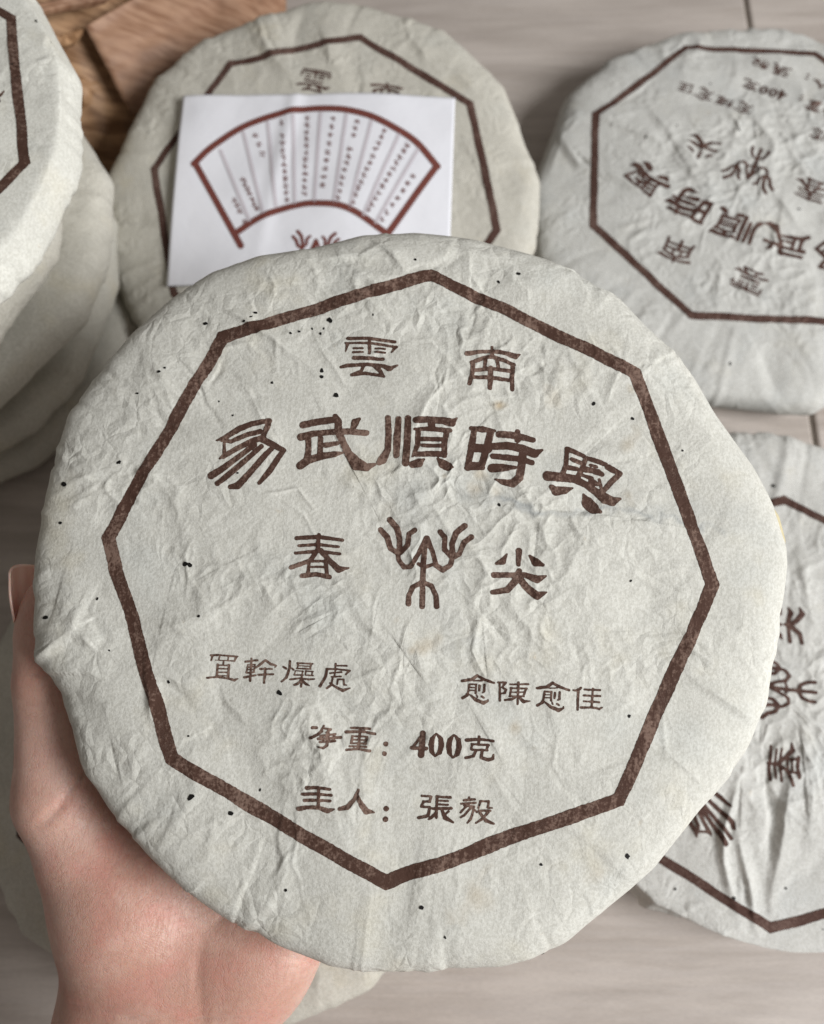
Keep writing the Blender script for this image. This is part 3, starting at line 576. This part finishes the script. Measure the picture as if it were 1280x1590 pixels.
# dark bark flecks in the paper
def flecks(cake, pts, seed, lift=0.00014):
    rng = np.random.RandomState(seed); V = []; Fs = []
    for (x, y, r) in pts:
        n = 9; a = np.arange(n) / n * 2 * np.pi; e = rng.uniform(.6, 1.0); ro = rng.uniform(0, 3.14)
        rr = r * rng.uniform(.7, 1.2, n); dx, dy = rr * np.cos(a), rr * np.sin(a) * e
        b = len(V); V += [(x + u * math.cos(ro) - v * math.sin(ro), y + u * math.sin(ro) + v * math.cos(ro)) for u, v in zip(dx, dy)]; Fs.append(list(range(b, b + n)))
    o = new_mesh('bark_flecks', cake.drape(np.array(V), lift), Fs, FLECK, cake.wrap); o['kind'] = 'stuff'
FP = [(645, 405, 5), (805, 425, 6), (775, 437, 5), (512, 497, 8), (503, 510, 4), (485, 510, 4), (498, 518, 4), (452, 518, 4), (465, 515, 4), (380, 501, 4), (391, 493, 4), (397, 486, 6), (320, 503, 6), (250, 580, 6), (258, 573, 4), (215, 612, 4), (522, 613, 8), (500, 575, 6), (500, 585, 5), (423, 595, 4), (922, 627, 6), (983, 650, 5), (185, 718, 6), (112, 755, 6), (103, 813, 4), (288, 876, 7), (295, 877, 7), (88, 956, 7), (151, 930, 4), (311, 957, 4), (434, 1076, 8), (262, 1059, 4), (298, 1237, 9), (360, 1262, 7), (404, 1227, 4), (139, 1195, 4), (445, 1380, 4), (655, 1407, 6), (977, 1112, 5), (970, 1323, 6), (841, 1343, 4), (831, 1442, 5), (980, 902, 4), (293, 1143, 3), (775, 784, 5), (370, 735, 3), (90, 757, 3), (580, 490, 3), (362, 645, 3), (340, 623, 3), (745, 1250, 3), (690, 1440, 3), (1060, 700, 3), (170, 1010, 3)]
fxy = hero.px(np.array([p[:2] for p in FP], float))
flecks(hero, [(x, y, p[2] * 0.62 * 0.000178) for (x, y), p in zip(fxy, FP)], 1)
rng = np.random.RandomState(8)
for ck, n, sd in ((tr, 18, 2), (br, 22, 3), (stack[4], 40, 4), (bl, 40, 5)):
    a = rng.uniform(0, 2 * np.pi, n); r = 0.098 * np.sqrt(rng.uniform(0, 1, n))
    flecks(ck, [(q * math.cos(p), q * math.sin(p), rng.uniform(.0003, .0009)) for p, q in zip(a, r)], sd, 0.0003)

# torn slit at the right rim of the held cake, and the folded flap at its lower rim
t = NT('yellowed_inner_paper'); INNER = t.fin(t.mix(t.noise(t.coords(), 300, 3), (0.50, 0.42, 0.24), (0.62, 0.56, 0.38)), 0.9, t.bump(t.noise(t.coords(), 900, 3), 0.6, 0.0004))
t = NT('gap_shade'); GAP_SHADE = t.fin((0.03, 0.025, 0.018), 0.9)  # near-black ribbon colour, painted as the shade inside the slit
def hero_pts(px, z): return hero.px(np.array(px, float), z)
def ribbon(name, A, Bp, mat, parent, nv=6, bulge=0.0):
    A = np.array(A); Bp = np.array(Bp); n = 24
    def res(P):
        q = np.r_[0, np.cumsum(np.linalg.norm(np.diff(P, axis=0), axis=1))]; q /= q[-1]
        return np.stack([np.interp(np.linspace(0, 1, n), q, P[:, i]) for i in range(3)], 1)
    A = res(A); Bp = res(Bp); v = np.linspace(0, 1, nv)[None, :, None]
    V = A[:, None] * (1 - v) + Bp[:, None] * v
    V[..., 2] += (bulge * np.sin(np.pi * v) * np.sin(np.linspace(0, np.pi, n))[:, None, None])[..., 0]
    o = grid_mesh(name, V.reshape(-1, 3), n, nv, False, mat, parent)
    md = o.modifiers.new('thickness', 'SOLIDIFY'); md.thickness = 0.00025; md.offset = 1
    return o
ribbon('torn_edge', hero_pts([(1193, 778), (1203, 803), (1210, 835), (1214, 872)], -.0070), hero_pts([(1193, 778), (1209, 802), (1219, 840), (1216, 874)], -.0086), INNER, hero.wrap, 5, 0.0006)
ribbon('torn_gap_shade', hero_pts([(1192, 779), (1199, 803), (1206, 835), (1212, 868)], -.0050), hero_pts([(1193, 778), (1205, 803), (1212, 835), (1215, 870)], -.0066), GAP_SHADE, hero.wrap, 4)

# ---------------------------------------------------------------- floor
def make_tile():
    t = NT('wood_look_tile')
    v = t.coords(scale=(1.0, 9.0, 1.0))
    st = t.noise(v, 9, 6, 0.65, 0.3)
    st2 = t.noise(t.coords(scale=(1.0, 16.0, 1.0), loc=(2, 5, 0)), 22, 5, 0.6)
    bl_ = t.noise(t.coords(), 5, 3, 0.5)
    c = t.mix(t.ramp(st, 0.34, 0.68), (0.40, 0.35, 0.31), (0.58, 0.52, 0.47))
    c = t.mix(t.ramp(st2, 0.42, 0.70, 0, 0.5), c, (0.50, 0.45, 0.415))
    c = t.mix(t.ramp(bl_, 0.3, 0.7, 0, 0.30), c, (0.36, 0.315, 0.285))
    fine = t.noise(t.coords(scale=(1, 5, 1)), 420, 2)
    c = t.mix(t.ramp(fine, 0.4, 0.65, 0, 0.12), c, (0.2, 0.17, 0.15))
    nrm = t.bump(st2, 0.25, 0.0004)
    return t.fin(c, t.ramp(st2, 0.3, 0.7, 0.38, 0.52), nrm, 0.4)
TILE = make_tile()
t = NT('grout'); GROUT = t.fin(t.mix(t.noise(t.coords(), 200, 3), (0.16, 0.135, 0.11), (0.27, 0.235, 0.20)), 0.95, t.bump(t.noise(t.coords(), 700, 2), 0.5, 0.0006))
fl = new_mesh('floor', [(-1.4, -1.0, -.0016), (1.4, -1.0, -.0016), (1.4, 1.4, -.0016), (-1.4, 1.4, -.0016)], [(0, 1, 2, 3)], GROUT, None, False)
fl['kind'] = 'structure'
def tile_mesh(sx, sy, bev=0.0012, dep=0.008):
    xs, ys = sx / 2, sy / 2; P = []
    for (e, z) in ((0, -dep), (0, -bev), (bev * .35, -bev * .3), (bev * 1.1, 0)):
        P += [(-xs + e, -ys + e, z), (xs - e, -ys + e, z), (xs - e, ys - e, z), (-xs + e, ys - e, z)]
    Fq = [(12, 13, 14, 15)]
    for k in range(3):
        for q in range(4):
            a = k * 4 + q; b = k * 4 + (q + 1) % 4; Fq.append((a, b, b + 4, a + 4))
    return P, Fq
TX, TY, GR = 0.60, 0.60, 0.0022
P, Fq = tile_mesh(TX - GR, TY - GR)
x_seam, y_seam = 0.176, 0.225
first = None
for ix in range(-2, 2):
    for iy in range(-2, 2):
        if first is None:
            o = first = new_mesh('floor_tile', P, Fq, TILE, fl, False)
        else:
            o = first.copy(); COL.objects.link(o); o.parent = fl
        o.location = (x_seam + TX * (ix + .5), y_seam + TY * (iy + .5), 0)

# ---------------------------------------------------------------- leaflet lying on the tan cake
t = NT('leaflet_paper')
LEAF = t.fin(t.mix(t.noise(t.coords(), 40, 3), (0.74, 0.745, 0.79), (0.82, 0.82, 0.86)), 0.6, t.bump(t.noise(t.coords(), 120, 3, 0.5), 0.25, 0.001), 0.35)
t = NT('leaflet_ink'); LINK = t.fin(t.mix(t.noise(t.coords(), 600, 2), (0.13, 0.038, 0.030), (0.20, 0.065, 0.052)), 0.7)
t = NT('leaflet_pale_ink'); LPALE = t.fin((0.58, 0.54, 0.575), 0.7)
t = NT('leaflet_text_ink'); LTEXT = t.fin((0.26, 0.18, 0.18), 0.7)
def crop2(p): return np.array([(240 + x / 2.1333, 40 + y / 2.1333) for x, y in p])
LM = tc.M.copy()
leaf_root = empty('printed_leaflet', Matrix(LM.tolist()))
tag(leaf_root, 'white paper leaflet printed with a brown folding-fan outline', 'leaflet')
LC = tc.px(np.array([(288, 156), (707, 157), (697, 442), (262, 448)], float)) * KC        # tl, tr, br, bl in tc local metres
_g = tc.V[tc.Sg < 0.09]; LEAF_UP = float(np.max(_g[:, 2] - 0.0045 * (1 - (np.hypot(_g[:, 0], _g[:, 1]) / KC / .083) ** 2) * KC)) * 0.75 + 0.0012
def leaf_z(xy):
    r = np.hypot(xy[:, 0], xy[:, 1]) / KC
    z = (0.0045 * (1 - (r / .083) ** 2)) * KC
    return z + LEAF_UP + 0.0012 * np.sin(xy[:, 0] * 70 + 0.6) * 0.5 + 0.0008 * fbm(xy[:, 0] * 26, xy[:, 1] * 26, 5, 2) + 0.0010 * np.exp(-((xy[:, 0] - LC[0][0] - 0.052) / .0035) ** 2) * np.clip((xy[:, 1] - LC[3][1]) / .08, 0, 1)
nu, nv = 70, 100
u = np.linspace(0, 1, nu)[:, None, None]; v = np.linspace(0, 1, nv)[None, :, None]
XY = ((LC[3] * (1 - v) + LC[2] * v) * (1 - u) + (LC[0] * (1 - v) + LC[1] * v) * u).reshape(-1, 2)
sheet = grid_mesh('sheet', np.c_[XY, leaf_z(XY)], nu, nv, False, LEAF, leaf_root)
sheet.data.flip_normals()
md = sheet.modifiers.new('thickness', 'SOLIDIFY'); md.thickness = 0.00012; md.offset = -1
def on_leaf(name, strokes_px, mat, cell=0.0004):
    st = []
    for s_ in strokes_px:
        xy = tc.px(s_[:, :2]) * KC; k = 0.000292
        st.append(np.c_[xy, s_[:, 2] * k])
    V, Fc = ink_mesh2d(st, cell)
    return new_mesh(name, np.c_[V, leaf_z(V) + 0.00022], Fc, mat, sheet)
def sp(pts, wd):
    """smooth polyline through crop points with constant width (photo px)"""
    P_ = _spline(np.array(pts, float), 8); q = crop2(P_); return np.c_[q, np.full(len(q), wd)]
outer = [(140, 472), (200, 412), (300, 346), (420, 304), (500, 291), (560, 289), (640, 296), (720, 317), (800, 356), (870, 402), (938, 480)]
inner = [(285, 690), (340, 655), (420, 622), (500, 604), (560, 604), (620, 612), (680, 637), (765, 695)]
def sharp(pts, wd): q = crop2(pts); return np.c_[q, np.full(len(q), wd)]
on_leaf('fan_outline', [sp(outer, 10.5), sharp([(146, 474), (292, 738)], 10), sharp([(934, 482), (780, 694), (750, 738)], 10), sp(inner, 10)], LINK, 0.0003)
stripes = [((225, 425), (320, 655)), ((300, 365), (365, 630)), ((380, 332), (408, 608)), ((465, 312), (470, 598)), ((555, 304), (535, 596)), ((640, 312), (600, 602)), ((722, 334), (652, 618)), ((812, 378), (697, 640)), ((875, 425), (737, 664))]
for a, b in stripes: on_leaf('fan_rib', [sharp([a, b], 5.5)], LPALE)
# columns of tiny illegible writing between the ribs: small blurred brush marks
rr = random.Random(4)
cols = [((232, 500), (305, 660), .50, 9), ((300, 520), (345, 618), .0, 6), ((340, 372), (362, 435), .0, 3), ((425, 335), (445, 590), .1, 10), ((511, 320), (503, 572), .1, 10),
        ((597, 325), (562, 545), .1, 8), ((675, 335), (612, 588), .1, 10), ((765, 365), (662, 600), .1, 10), ((840, 412), (712, 625), .1, 10), ((858, 515), (758, 655), .0, 6)]
for a, b, skip, n in cols:
    st = []
    n = int(n * 1.2)
    for k in range(n):
        f_ = k / max(1, n - 1)
        if rr.random() < skip * 0.8: continue
        cx_, cy_ = a[0] + (b[0] - a[0]) * f_, a[1] + (b[1] - a[1]) * f_
        q_ = 9.5
        for _ in range(7):
            hv = rr.random(); x1, y1 = cx_ + rr.uniform(-5, 5), cy_ + rr.uniform(-7, 7); L = rr.uniform(.5, 1) * q_
            if hv < .5: st.append(sharp([(cx_ - L, y1), (cx_ + L, y1 + 1)], 1.05))
            elif hv < .8: st.append(sharp([(x1, cy_ - L), (x1, cy_ + L)], 1.05))
            else: st.append(sharp([(x1 - L * .5, y1 - L * .5), (x1 + L * .5, y1 + L * .6)], 1.05))
    on_leaf('text_column', st, LTEXT, 0.0002)
em = parse(GLYPHS[EMBLEM]); em = [np.c_[493 + (q[:, 0] - 662) * .50, 364 + (q[:, 1] - 805) * .50, q[:, 2] * .55] for q in em]
on_leaf('printed_emblem', em, LINK, 0.0003)

# ---------------------------------------------------------------- dried bamboo sheath behind the cakes
def make_bamboo(name, c1, c2):
    t = NT(name)
    st = t.noise(t.coords(scale=(0.6, 13.0, 4.0), rot=(0, 0, 0.7)), 26, 4, 0.55, 0.0)
    bl_ = t.noise(t.coords(), 24, 4, 0.6)
    c = t.mix(t.ramp(st, 0.32, 0.68), c1, c2)
    c = t.mix(t.ramp(bl_, 0.50, 0.74, 0, 0.6), c, tuple(x * 0.45 for x in c1))
    sp_ = t.noise(t.coords(loc=(3, 3, 3)), 150, 3, 0.7)
    c = t.mix(t.ramp(sp_, 0.66, 0.76, 0, 0.6), c, (0.05, 0.025, 0.015))
    return t.fin(c, 0.55, t.bump(st, 0.3, 0.0006), 0.3)
BAM1 = make_bamboo('bamboo_sheath_light', (0.25, 0.13, 0.075), (0.42, 0.255, 0.165))
BAM2 = make_bamboo('bamboo_sheath_dark', (0.17, 0.082, 0.034), (0.44, 0.265, 0.145))
sheath = empty('bamboo_sheath', Matrix.Translation(Vector(at_height(220, -10, 0.0).tolist())))
tag(sheath, 'dried brown bamboo sheath wrapping, folded open on the floor', 'wrapping')
s0 = np.array(sheath.location)
def leafsheet(name, c, mat, bulge, seed, thick=0.0007, rag=0.0012, nu=40, nv=60):
    P4 = [at_height(*q) - s0 for q in c]          # c00 c10 c11 c01 (px, py, height)
    u = np.linspace(0, 1, nu)[:, None, None]; v = np.linspace(0, 1, nv)[None, :, None]
    V = (P4[0] * (1 - v) + P4[1] * v) * (1 - u) + (P4[3] * (1 - v) + P4[2] * v) * u
    U, W = u[..., 0] + 0 * v[..., 0], v[..., 0] + 0 * u[..., 0]
    n = np.cross(P4[1] - P4[0], P4[3] - P4[0]); n /= np.linalg.norm(n)
    if n[2] < 0: n = -n
    hgt = bulge * 4 * U * (1 - U) + rag * fbm(U * 2, W * 3, seed, 2) * 1.6 + 0.00012 * np.sin(U * 90 + 3 * perlin(U * 3, W * 3, seed))
    edge = rag * 0.5 * fbm(W * 9, W * 0 + seed, seed, 3)
    V = V + n * hgt[..., None] + (P4[3] - P4[0])[None, None] * (edge * (1 - U) / .1)[..., None] * 0.3
    o = grid_mesh(name, V.reshape(-1, 3), nu, nv, False, mat, sheath)
    md = o.modifiers.new('thickness', 'SOLIDIFY'); md.thickness = thick
    return o
leafsheet('bark_sheet', [(133, 40, .056), (203, 180, .028), (450, 150, .004), (440, -130, .030)], BAM1, 0.006, 3)
leafsheet('bark_sheet', [(-120, -40, .085), (190, -30, .050), (222, 300, .0012), (95, 290, .0012)], BAM2, 0.004, 5)
leafsheet('bark_sheet', [(-200, -160, .03), (260, -200, .03), (235, 60, .003), (-100, 120, .003)], BAM2, 0.006, 9)
leafsheet('bark_strip', [(-60, 22, .086), (168, -14, .064), (163, 6, .061), (-60, 52, .082)], BAM1, 0.003, 13, 0.0022, 0.0010, 12, 40)
leafsheet('bark_strip', [(60, 62, .074), (128, 44, .062), (118, 66, .056), (70, 96, .066)], BAM2, 0.002, 15, 0.0020, 0.0010, 12, 30)
leafsheet('bark_strip', [(120, 120, .040), (176, 112, .030), (186, 150, .024), (128, 168, .030)], BAM2, 0.002, 17, 0.0018, 0.0008, 12, 30)
leafsheet('bark_tie', [(408, -20, .006), (416, -20, .006), (421, 13, .002), (413, 16, .002)], BAM2, 0.001, 11, 0.0012, 0.0002, 10, 8)

# ---------------------------------------------------------------- the hand: one continuous surface grown from tapered limbs
print('hand')
hn = HR[:, 2]
def under(px, py, r, extra=0.0, zl=-0.0275):
    """world point whose sphere of radius r touches the plane zl (cake underside) from below"""
    d = ray(px, py)[0]; p0 = HT + hn * (zl - r - extra)
    return CAMPOS + d * (((p0 - CAMPOS) @ hn) / (d @ hn))
D = at_depth
def chain(*pts): return [(np.array(p), r) for p, r in pts]
palm_c = [
 chain((D(86, 1165, .2455), .0094), (D(98, 1240, .2460), .0120), (D(148, 1330, .2470), .0148), (D(202, 1405, .2480), .0190), (D(266, 1500, .2510), .0200), (D(255, 1600, .2530), .0185)),
 chain((D(202, 1405, .2480), .0190), (under(285, 1330, .0150, .001), .0150), (under(300, 1150, .0120), .0120)),
 chain((D(262, 1500, .2520), .0200), (under(380, 1330, .0150, .001), .0150), (under(385, 1120, .0118), .0118)),
 chain((D(385, 1485, .2500), .0164), (under(455, 1350, .0140, .001), .0140), (under(470, 1140, .0112), .0112)),
 chain((D(388, 1486, .2500), .0164), (under(505, 1370, .0130, .001), .0130), (under(550, 1190, .0104), .0104)),
 chain((D(262, 1500, .2510), .0190), (D(388, 1486, .2500), .0164)),
 chain((D(186, 1600, .2510), .0168), (D(172, 1700, .2420), .0178), (np.array(at_depth(640, 795, 0) + B.T @ np.array([-.105, -.40, -.135])), .036)),
 chain((D(328, 1600, .2510), .0150), (D(322, 1700, .2420), .0170), (np.array(at_depth(640, 795, 0) + B.T @ np.array([-.070, -.40, -.130])), .034)),
 chain((D(186, 1600, .2510), .0168), (D(328, 1600, .2510), .0150)),
 chain((D(202, 1405, .2480), .0190), (D(186, 1600, .2510), .0168)),
 chain((D(388, 1486, .2500), .0164), (D(328, 1600, .2510), .0150)),
]
thumb = [chain((D(80, 938, .2448), .0084), (D(80, 985, .2450), .0092), (D(78, 1060, .2452), .0094), (D(84, 1120, .2455), .0092), (D(97, 1235, .2460), .0120))]
def finger(a, b, c, d_, r):
    return chain((under(*a, r * 1.12), r * 1.12), (under(*b, r), r), (under(*c, r * .92), r * .92), (under(*d_, r * .78), r * .78))
fingers = [finger((300, 1150), (330, 960), (352, 850), (372, 765), .0092), finger((385, 1120), (450, 920), (485, 800), (510, 715), .0096),
           finger((470, 1140), (560, 960), (612, 850), (650, 770), .0090), finger((550, 1190), (650, 1060), (702, 985), (740, 925), .0080)]
def cap_sdf(Pg, a, ra, b, rb):
    ba = b - a; L = ba @ ba + 1e-12; pa = Pg - a
    t_ = np.clip(pa @ ba / L, 0, 1)
    return np.sqrt(((pa - t_[..., None] * ba) ** 2).sum(-1)) - (ra + (rb - ra) * t_)
def smin(a, b, k):
    h_ = np.clip(0.5 + 0.5 * (b - a) / k, 0, 1); return b + (a - b) * h_ - k * h_ * (1 - h_)
allp = [q for ch in palm_c + thumb + fingers for q in ch]
lo = np.min([p - r for p, r in allp], 0) - .008; hi = np.max([p + r for p, r in allp], 0) + .008
VX = 0.0016
dims = np.ceil((hi - lo) / VX).astype(int) + 1
gx_, gy_, gz_ = [lo[i] + np.arange(dims[i]) * VX for i in range(3)]
SD = np.full(dims, 0.05, np.float32)
def add_group(chains, k, kout):
    pts = [q for ch in chains for q in ch]
    l = np.min([p - r for p, r in pts], 0) - .02; h_ = np.max([p + r for p, r in pts], 0) + .02
    i0 = np.maximum(((l - lo) / VX).astype(int), 0); i1 = np.minimum(((h_ - lo) / VX).astype(int) + 1, dims)
    sl = tuple(slice(a, b) for a, b in zip(i0, i1))
    Pg = np.stack(np.meshgrid(gx_[sl[0]], gy_[sl[1]], gz_[sl[2]], indexing='ij'), -1).astype(np.float32)
    g = None
    for ch in chains:
        for (a, ra), (b, rb) in zip(ch[:-1], ch[1:]):
            s_ = cap_sdf(Pg, a.astype(np.float32), ra, b.astype(np.float32), rb)
            g = s_ if g is None else smin(g, s_, k)
    SD[sl] = smin(SD[sl], g, kout)
add_group(palm_c, .008, .001)
add_group(thumb, .006, .006)
for f_ in fingers: add_group([f_], .004, .004)
# press the hand clear of the cake it holds: nothing inside the wrapper
def surface_nets(S):
    ins = S < 0; nx, ny, nz = S.shape
    c = np.zeros((nx - 1, ny - 1, nz - 1), int)
    offs = [(i, j, k) for i in (0, 1) for j in (0, 1) for k in (0, 1)]
    for o_ in offs: c += ins[o_[0]:nx - 1 + o_[0], o_[1]:ny - 1 + o_[1], o_[2]:nz - 1 + o_[2]]
    act = (c > 0) & (c < 8); I = np.argwhere(act); vid = np.full(act.shape, -1); vid[act] = np.arange(len(I))
    acc = np.zeros((len(I), 3)); num = np.zeros(len(I))
    for a in offs:
        for ax in range(3):
            if a[ax]: continue
            b = list(a); b[ax] = 1
            va = S[I[:, 0] + a[0], I[:, 1] + a[1], I[:, 2] + a[2]]; vb = S[I[:, 0] + b[0], I[:, 1] + b[1], I[:, 2] + b[2]]
            m_ = (va < 0) != (vb < 0); t_ = np.where(m_, va / np.where(m_, va - vb, 1), 0)
            p = np.tile(np.array(a, float), (len(I), 1)); p[:, ax] += t_; acc += p * m_[:, None]; num += m_
    V = I + acc / num[:, None]; Fq = []
    for ax in range(3):
        a1, a2 = [(1, 2), (2, 0), (0, 1)][ax]
        sA = [slice(1, n - 1) for n in S.shape]; sA[ax] = slice(0, S.shape[ax] - 1); sB = list(sA); sB[ax] = slice(1, S.shape[ax])
        A_, B_ = ins[tuple(sA)], ins[tuple(sB)]
        for sign, msk in ((1, A_ & ~B_), (-1, ~A_ & B_)):
            E_ = np.argwhere(msk)
            for d_ in (a1, a2): E_[:, d_] += 1
            q = []
            for (da, db) in ((-1, -1), (0, -1), (0, 0), (-1, 0)):
                K = E_.copy(); K[:, a1] += da; K[:, a2] += db; q.append(vid[K[:, 0], K[:, 1], K[:, 2]])
            q = np.stack(q, 1); Fq.append(q if sign > 0 else q[:, ::-1])
    return V, np.vstack(Fq)
HV, HF = surface_nets(SD)
HV = lo + HV * VX
# relax, keep clear of the wrapper, press in the creases
nb_i = np.r_[HF[:, 0], HF[:, 1], HF[:, 2], HF[:, 3], HF[:, 1], HF[:, 2], HF[:, 3], HF[:, 0]]; nb_j = np.r_[HF[:, 1], HF[:, 2], HF[:, 3], HF[:, 0], HF[:, 0], HF[:, 1], HF[:, 2], HF[:, 3]]
deg = np.bincount(nb_i, minlength=len(HV))[:, None]
def relax(V, n, a=0.5):
    for _ in range(n):
        s_ = np.stack([np.bincount(nb_i, V[nb_j, i], len(V)) for i in range(3)], 1) / deg; V = V + a * (s_ - V)
    return V
HV = relax(HV, 6)
def vnorm(V):
    fn = np.cross(V[HF[:, 2]] - V[HF[:, 0]], V[HF[:, 3]] - V[HF[:, 1]]); N = np.zeros_like(V)
    for k in range(4): np.add.at(N, HF[:, k], fn)
    return N / (np.linalg.norm(N, axis=1)[:, None] + 1e-12)
def clear_cake(V, gap=0.0002):
    L = (V - HT) @ HR; r = np.hypot(L[:, 0], L[:, 1]); th = np.degrees(np.arctan2(L[:, 1], L[:, 0])) % 360
    Rg = np.interp(th, np.arange(1440) * .25, hero.Rt, period=360); k = 1 + (Rg - 1) * sstep(.09, .103, r)
    rp = r / k
    # lower half profile as r -> z
    lowr = PROF[_itop:, 0][::-1]; lowz = PROF[_itop:, 1][::-1]
    zb = np.interp(rp, lowr, lowz); zt = z_of_r(np.minimum(rp, .1029))
    inside = (rp < .1032) & (L[:, 2] > zb - gap) & (L[:, 2] < zt)
    down = L[:, 2] - (zb - gap); out_ = (.1032 - rp) * k + gap
    useout = inside & (out_ < down); usedn = inside & ~useout
    L[usedn, 2] = (zb - gap)[usedn]
    s_ = (r + out_)[useout] / r[useout]; L[useout, 0] *= s_; L[useout, 1] *= s_
    return L @ HR.T + HT
HV = clear_cake(HV); HV = relax(HV, 2, .4); HV = clear_cake(HV)
N = vnorm(HV)
PC = (HV - CAMPOS) @ B.T
PXY = np.stack([CX + F_PX * PC[:, 0] / -PC[:, 2], CY - F_PX * PC[:, 1] / -PC[:, 2]], 1)
front = (N * (CAMPOS - HV)).sum(1) > 0
for pts, wd, dp in (([(60, 1284), (90, 1256), (116, 1222)], 7, .0011), ([(116, 1222), (140, 1190)], 7, .0006), ([(40, 1046), (62, 1052), (90, 1050)], 5, .0006), ([(44, 1060), (80, 1062)], 4, .0004),
                    ([(318, 1440), (306, 1500), (312, 1590), (320, 1650)], 14, .0004), ([(330, 1440), (380, 1390)], 8, .0005), ([(440, 1478), (482, 1492)], 5, .0003), ([(110, 1560), (230, 1590), (420, 1580)], 6, .0004), ([(130, 1600), (240, 1622), (400, 1610)], 6, .0006)):
    d, tt = poly_dist(PXY[:, 0], PXY[:, 1], np.array(pts, float))
    HV -= N * (2.0 * dp * np.clip(1 - d / wd, 0, 1) ** 1.5 * front * (0.4 + 0.6 * np.sin(np.clip(tt, 0.02, .98) * np.pi)))[:, None]

t = NT('skin')
v = t.coords()
fine = t.noise(t.coords(scale=(1, 1, 1)), 620, 3, 0.6)
lin = t.node('ShaderNodeTexWave', wave_type='BANDS', bands_direction='DIAGONAL'); t.put(lin.inputs['Vector'], t.coords(rot=(0.3, 0.2, 0.5)))
lin.inputs['Scale'].default_value = 700; lin.inputs['Distortion'].default_value = 9; lin.inputs['Detail'].default_value = 2; lin.inputs['Detail Scale'].default_value = 0.35
vor = t.node('ShaderNodeTexVoronoi', feature='DISTANCE_TO_EDGE'); t.put(vor.inputs['Vector'], t.coords(scale=(1, .6, 1))); vor.inputs['Scale'].default_value = 900
big = t.noise(v, 42, 4, 0.55); big2 = t.noise(t.coords(loc=(2, 3, 1)), 90, 3, 0.6)
c = t.mix(t.ramp(big, 0.36, 0.66), (0.50, 0.285, 0.22), (0.64, 0.42, 0.345))
c = t.mix(t.ramp(big2, 0.45, 0.7, 0, 0.5), c, (0.55, 0.24, 0.195))
c = t.mix(t.ramp(fine, 0.4, 0.62, 0, 0.22), c, (0.40, 0.19, 0.14))
fl_ = t.noise(t.coords(scale=(1, .35, 1), rot=(0, 0, .6)), 330, 3, 0.6, 1.5)
lines_ = t.ramp(t.math('ABSOLUTE', t.math('SUBTRACT', fl_, 0.5)), 0.0, 0.03, 1.0, 0.0)
pal_ = t.noise(t.coords(loc=(7, 1, 4)), 22, 3, 0.5)
c = t.mix(t.ramp(pal_, 0.45, 0.65, 0, 0.5), c, (0.63, 0.42, 0.345))
c = t.mix(t.math('MULTIPLY', lines_, 0.22), c, (0.36, 0.16, 0.12))
h = t.math('ADD', t.math('MULTIPLY', fine, 0.5), t.math('MULTIPLY', lin.outputs['Fac'], 0.12))
h = t.math('ADD', h, t.math('MULTIPLY', t.ramp(vor.outputs['Distance'], 0.0, 0.12), 0.30))
h = t.math('SUBTRACT', h, t.math('MULTIPLY', lines_, 0.55))
SKIN = t.fin(c, t.ramp(big2, 0.3, 0.7, 0.40, 0.54), t.bump(h, 0.36, 0.00028), 0.40)
t.bsdf.inputs['Subsurface Weight'].default_value = 0.35
t.bsdf.inputs['Subsurface Radius'].default_value = (1.0, 0.35, 0.18)
t.bsdf.inputs['Subsurface Scale'].default_value = 0.003
orig = HV[np.argmax(PXY[:, 1])]
person = new_mesh('person', HV, HF.tolist(), SKIN)
tag(person, 'bare left hand and wrist holding a tea cake up from below', 'person')
# thumb nail: a curved plate on the outer side of the thumb tip
t = NT('nail'); NAIL = t.fin(t.mix(t.noise(t.coords(), 150, 2), (0.78, 0.52, 0.43), (0.84, 0.60, 0.51)), 0.22, None, 0.5)
t.bsdf.inputs['Subsurface Weight'].default_value = 0.3; t.bsdf.inputs['Subsurface Scale'].default_value = 0.002
a0 = D(79, 884, .2448); a1 = D(79, 972, .2450); ax = (a0 - a1); Ln = np.linalg.norm(ax); ax /= Ln
vx = B.T @ np.array([-1, 0, 0.0]); vx -= ax * (vx @ ax); vx /= np.linalg.norm(vx); vz = np.cross(ax, vx)
if (vz @ (CAMPOS - a0)) < 0: vz = -vz
nu_, nv_ = 22, 22; V = []
for i in range(nu_):
    u_ = i / (nu_ - 1)                            # 0 root, 1 free edge
    for j in range(nv_):
        w_ = j / (nv_ - 1) * 2 - 1
        phi = math.radians(-18 + 52 * w_ * (0.72 + .28 * math.sin(math.pi * min(1, .5 * u_ + .35))))
        rad = 0.0098 + .0012 * math.sin(min(1, u_ * 1.6) * math.pi / 2)
        endcurve = 0.0020 * (w_ * w_)
        along = u_ * (Ln + .0012) - endcurve * (u_ ** 3) + endcurve * (1 - u_) * 1.3
        V.append(a1 + ax * along + (vx * math.cos(phi) + vz * math.sin(phi)) * rad)
nl = grid_mesh('thumb_nail', np.array(V), nu_, nv_, False, NAIL, person)
md = nl.modifiers.new('thickness', 'SOLIDIFY'); md.thickness = 0.0006; md.offset = 0
bpy.context.view_layer.update()
print('done')
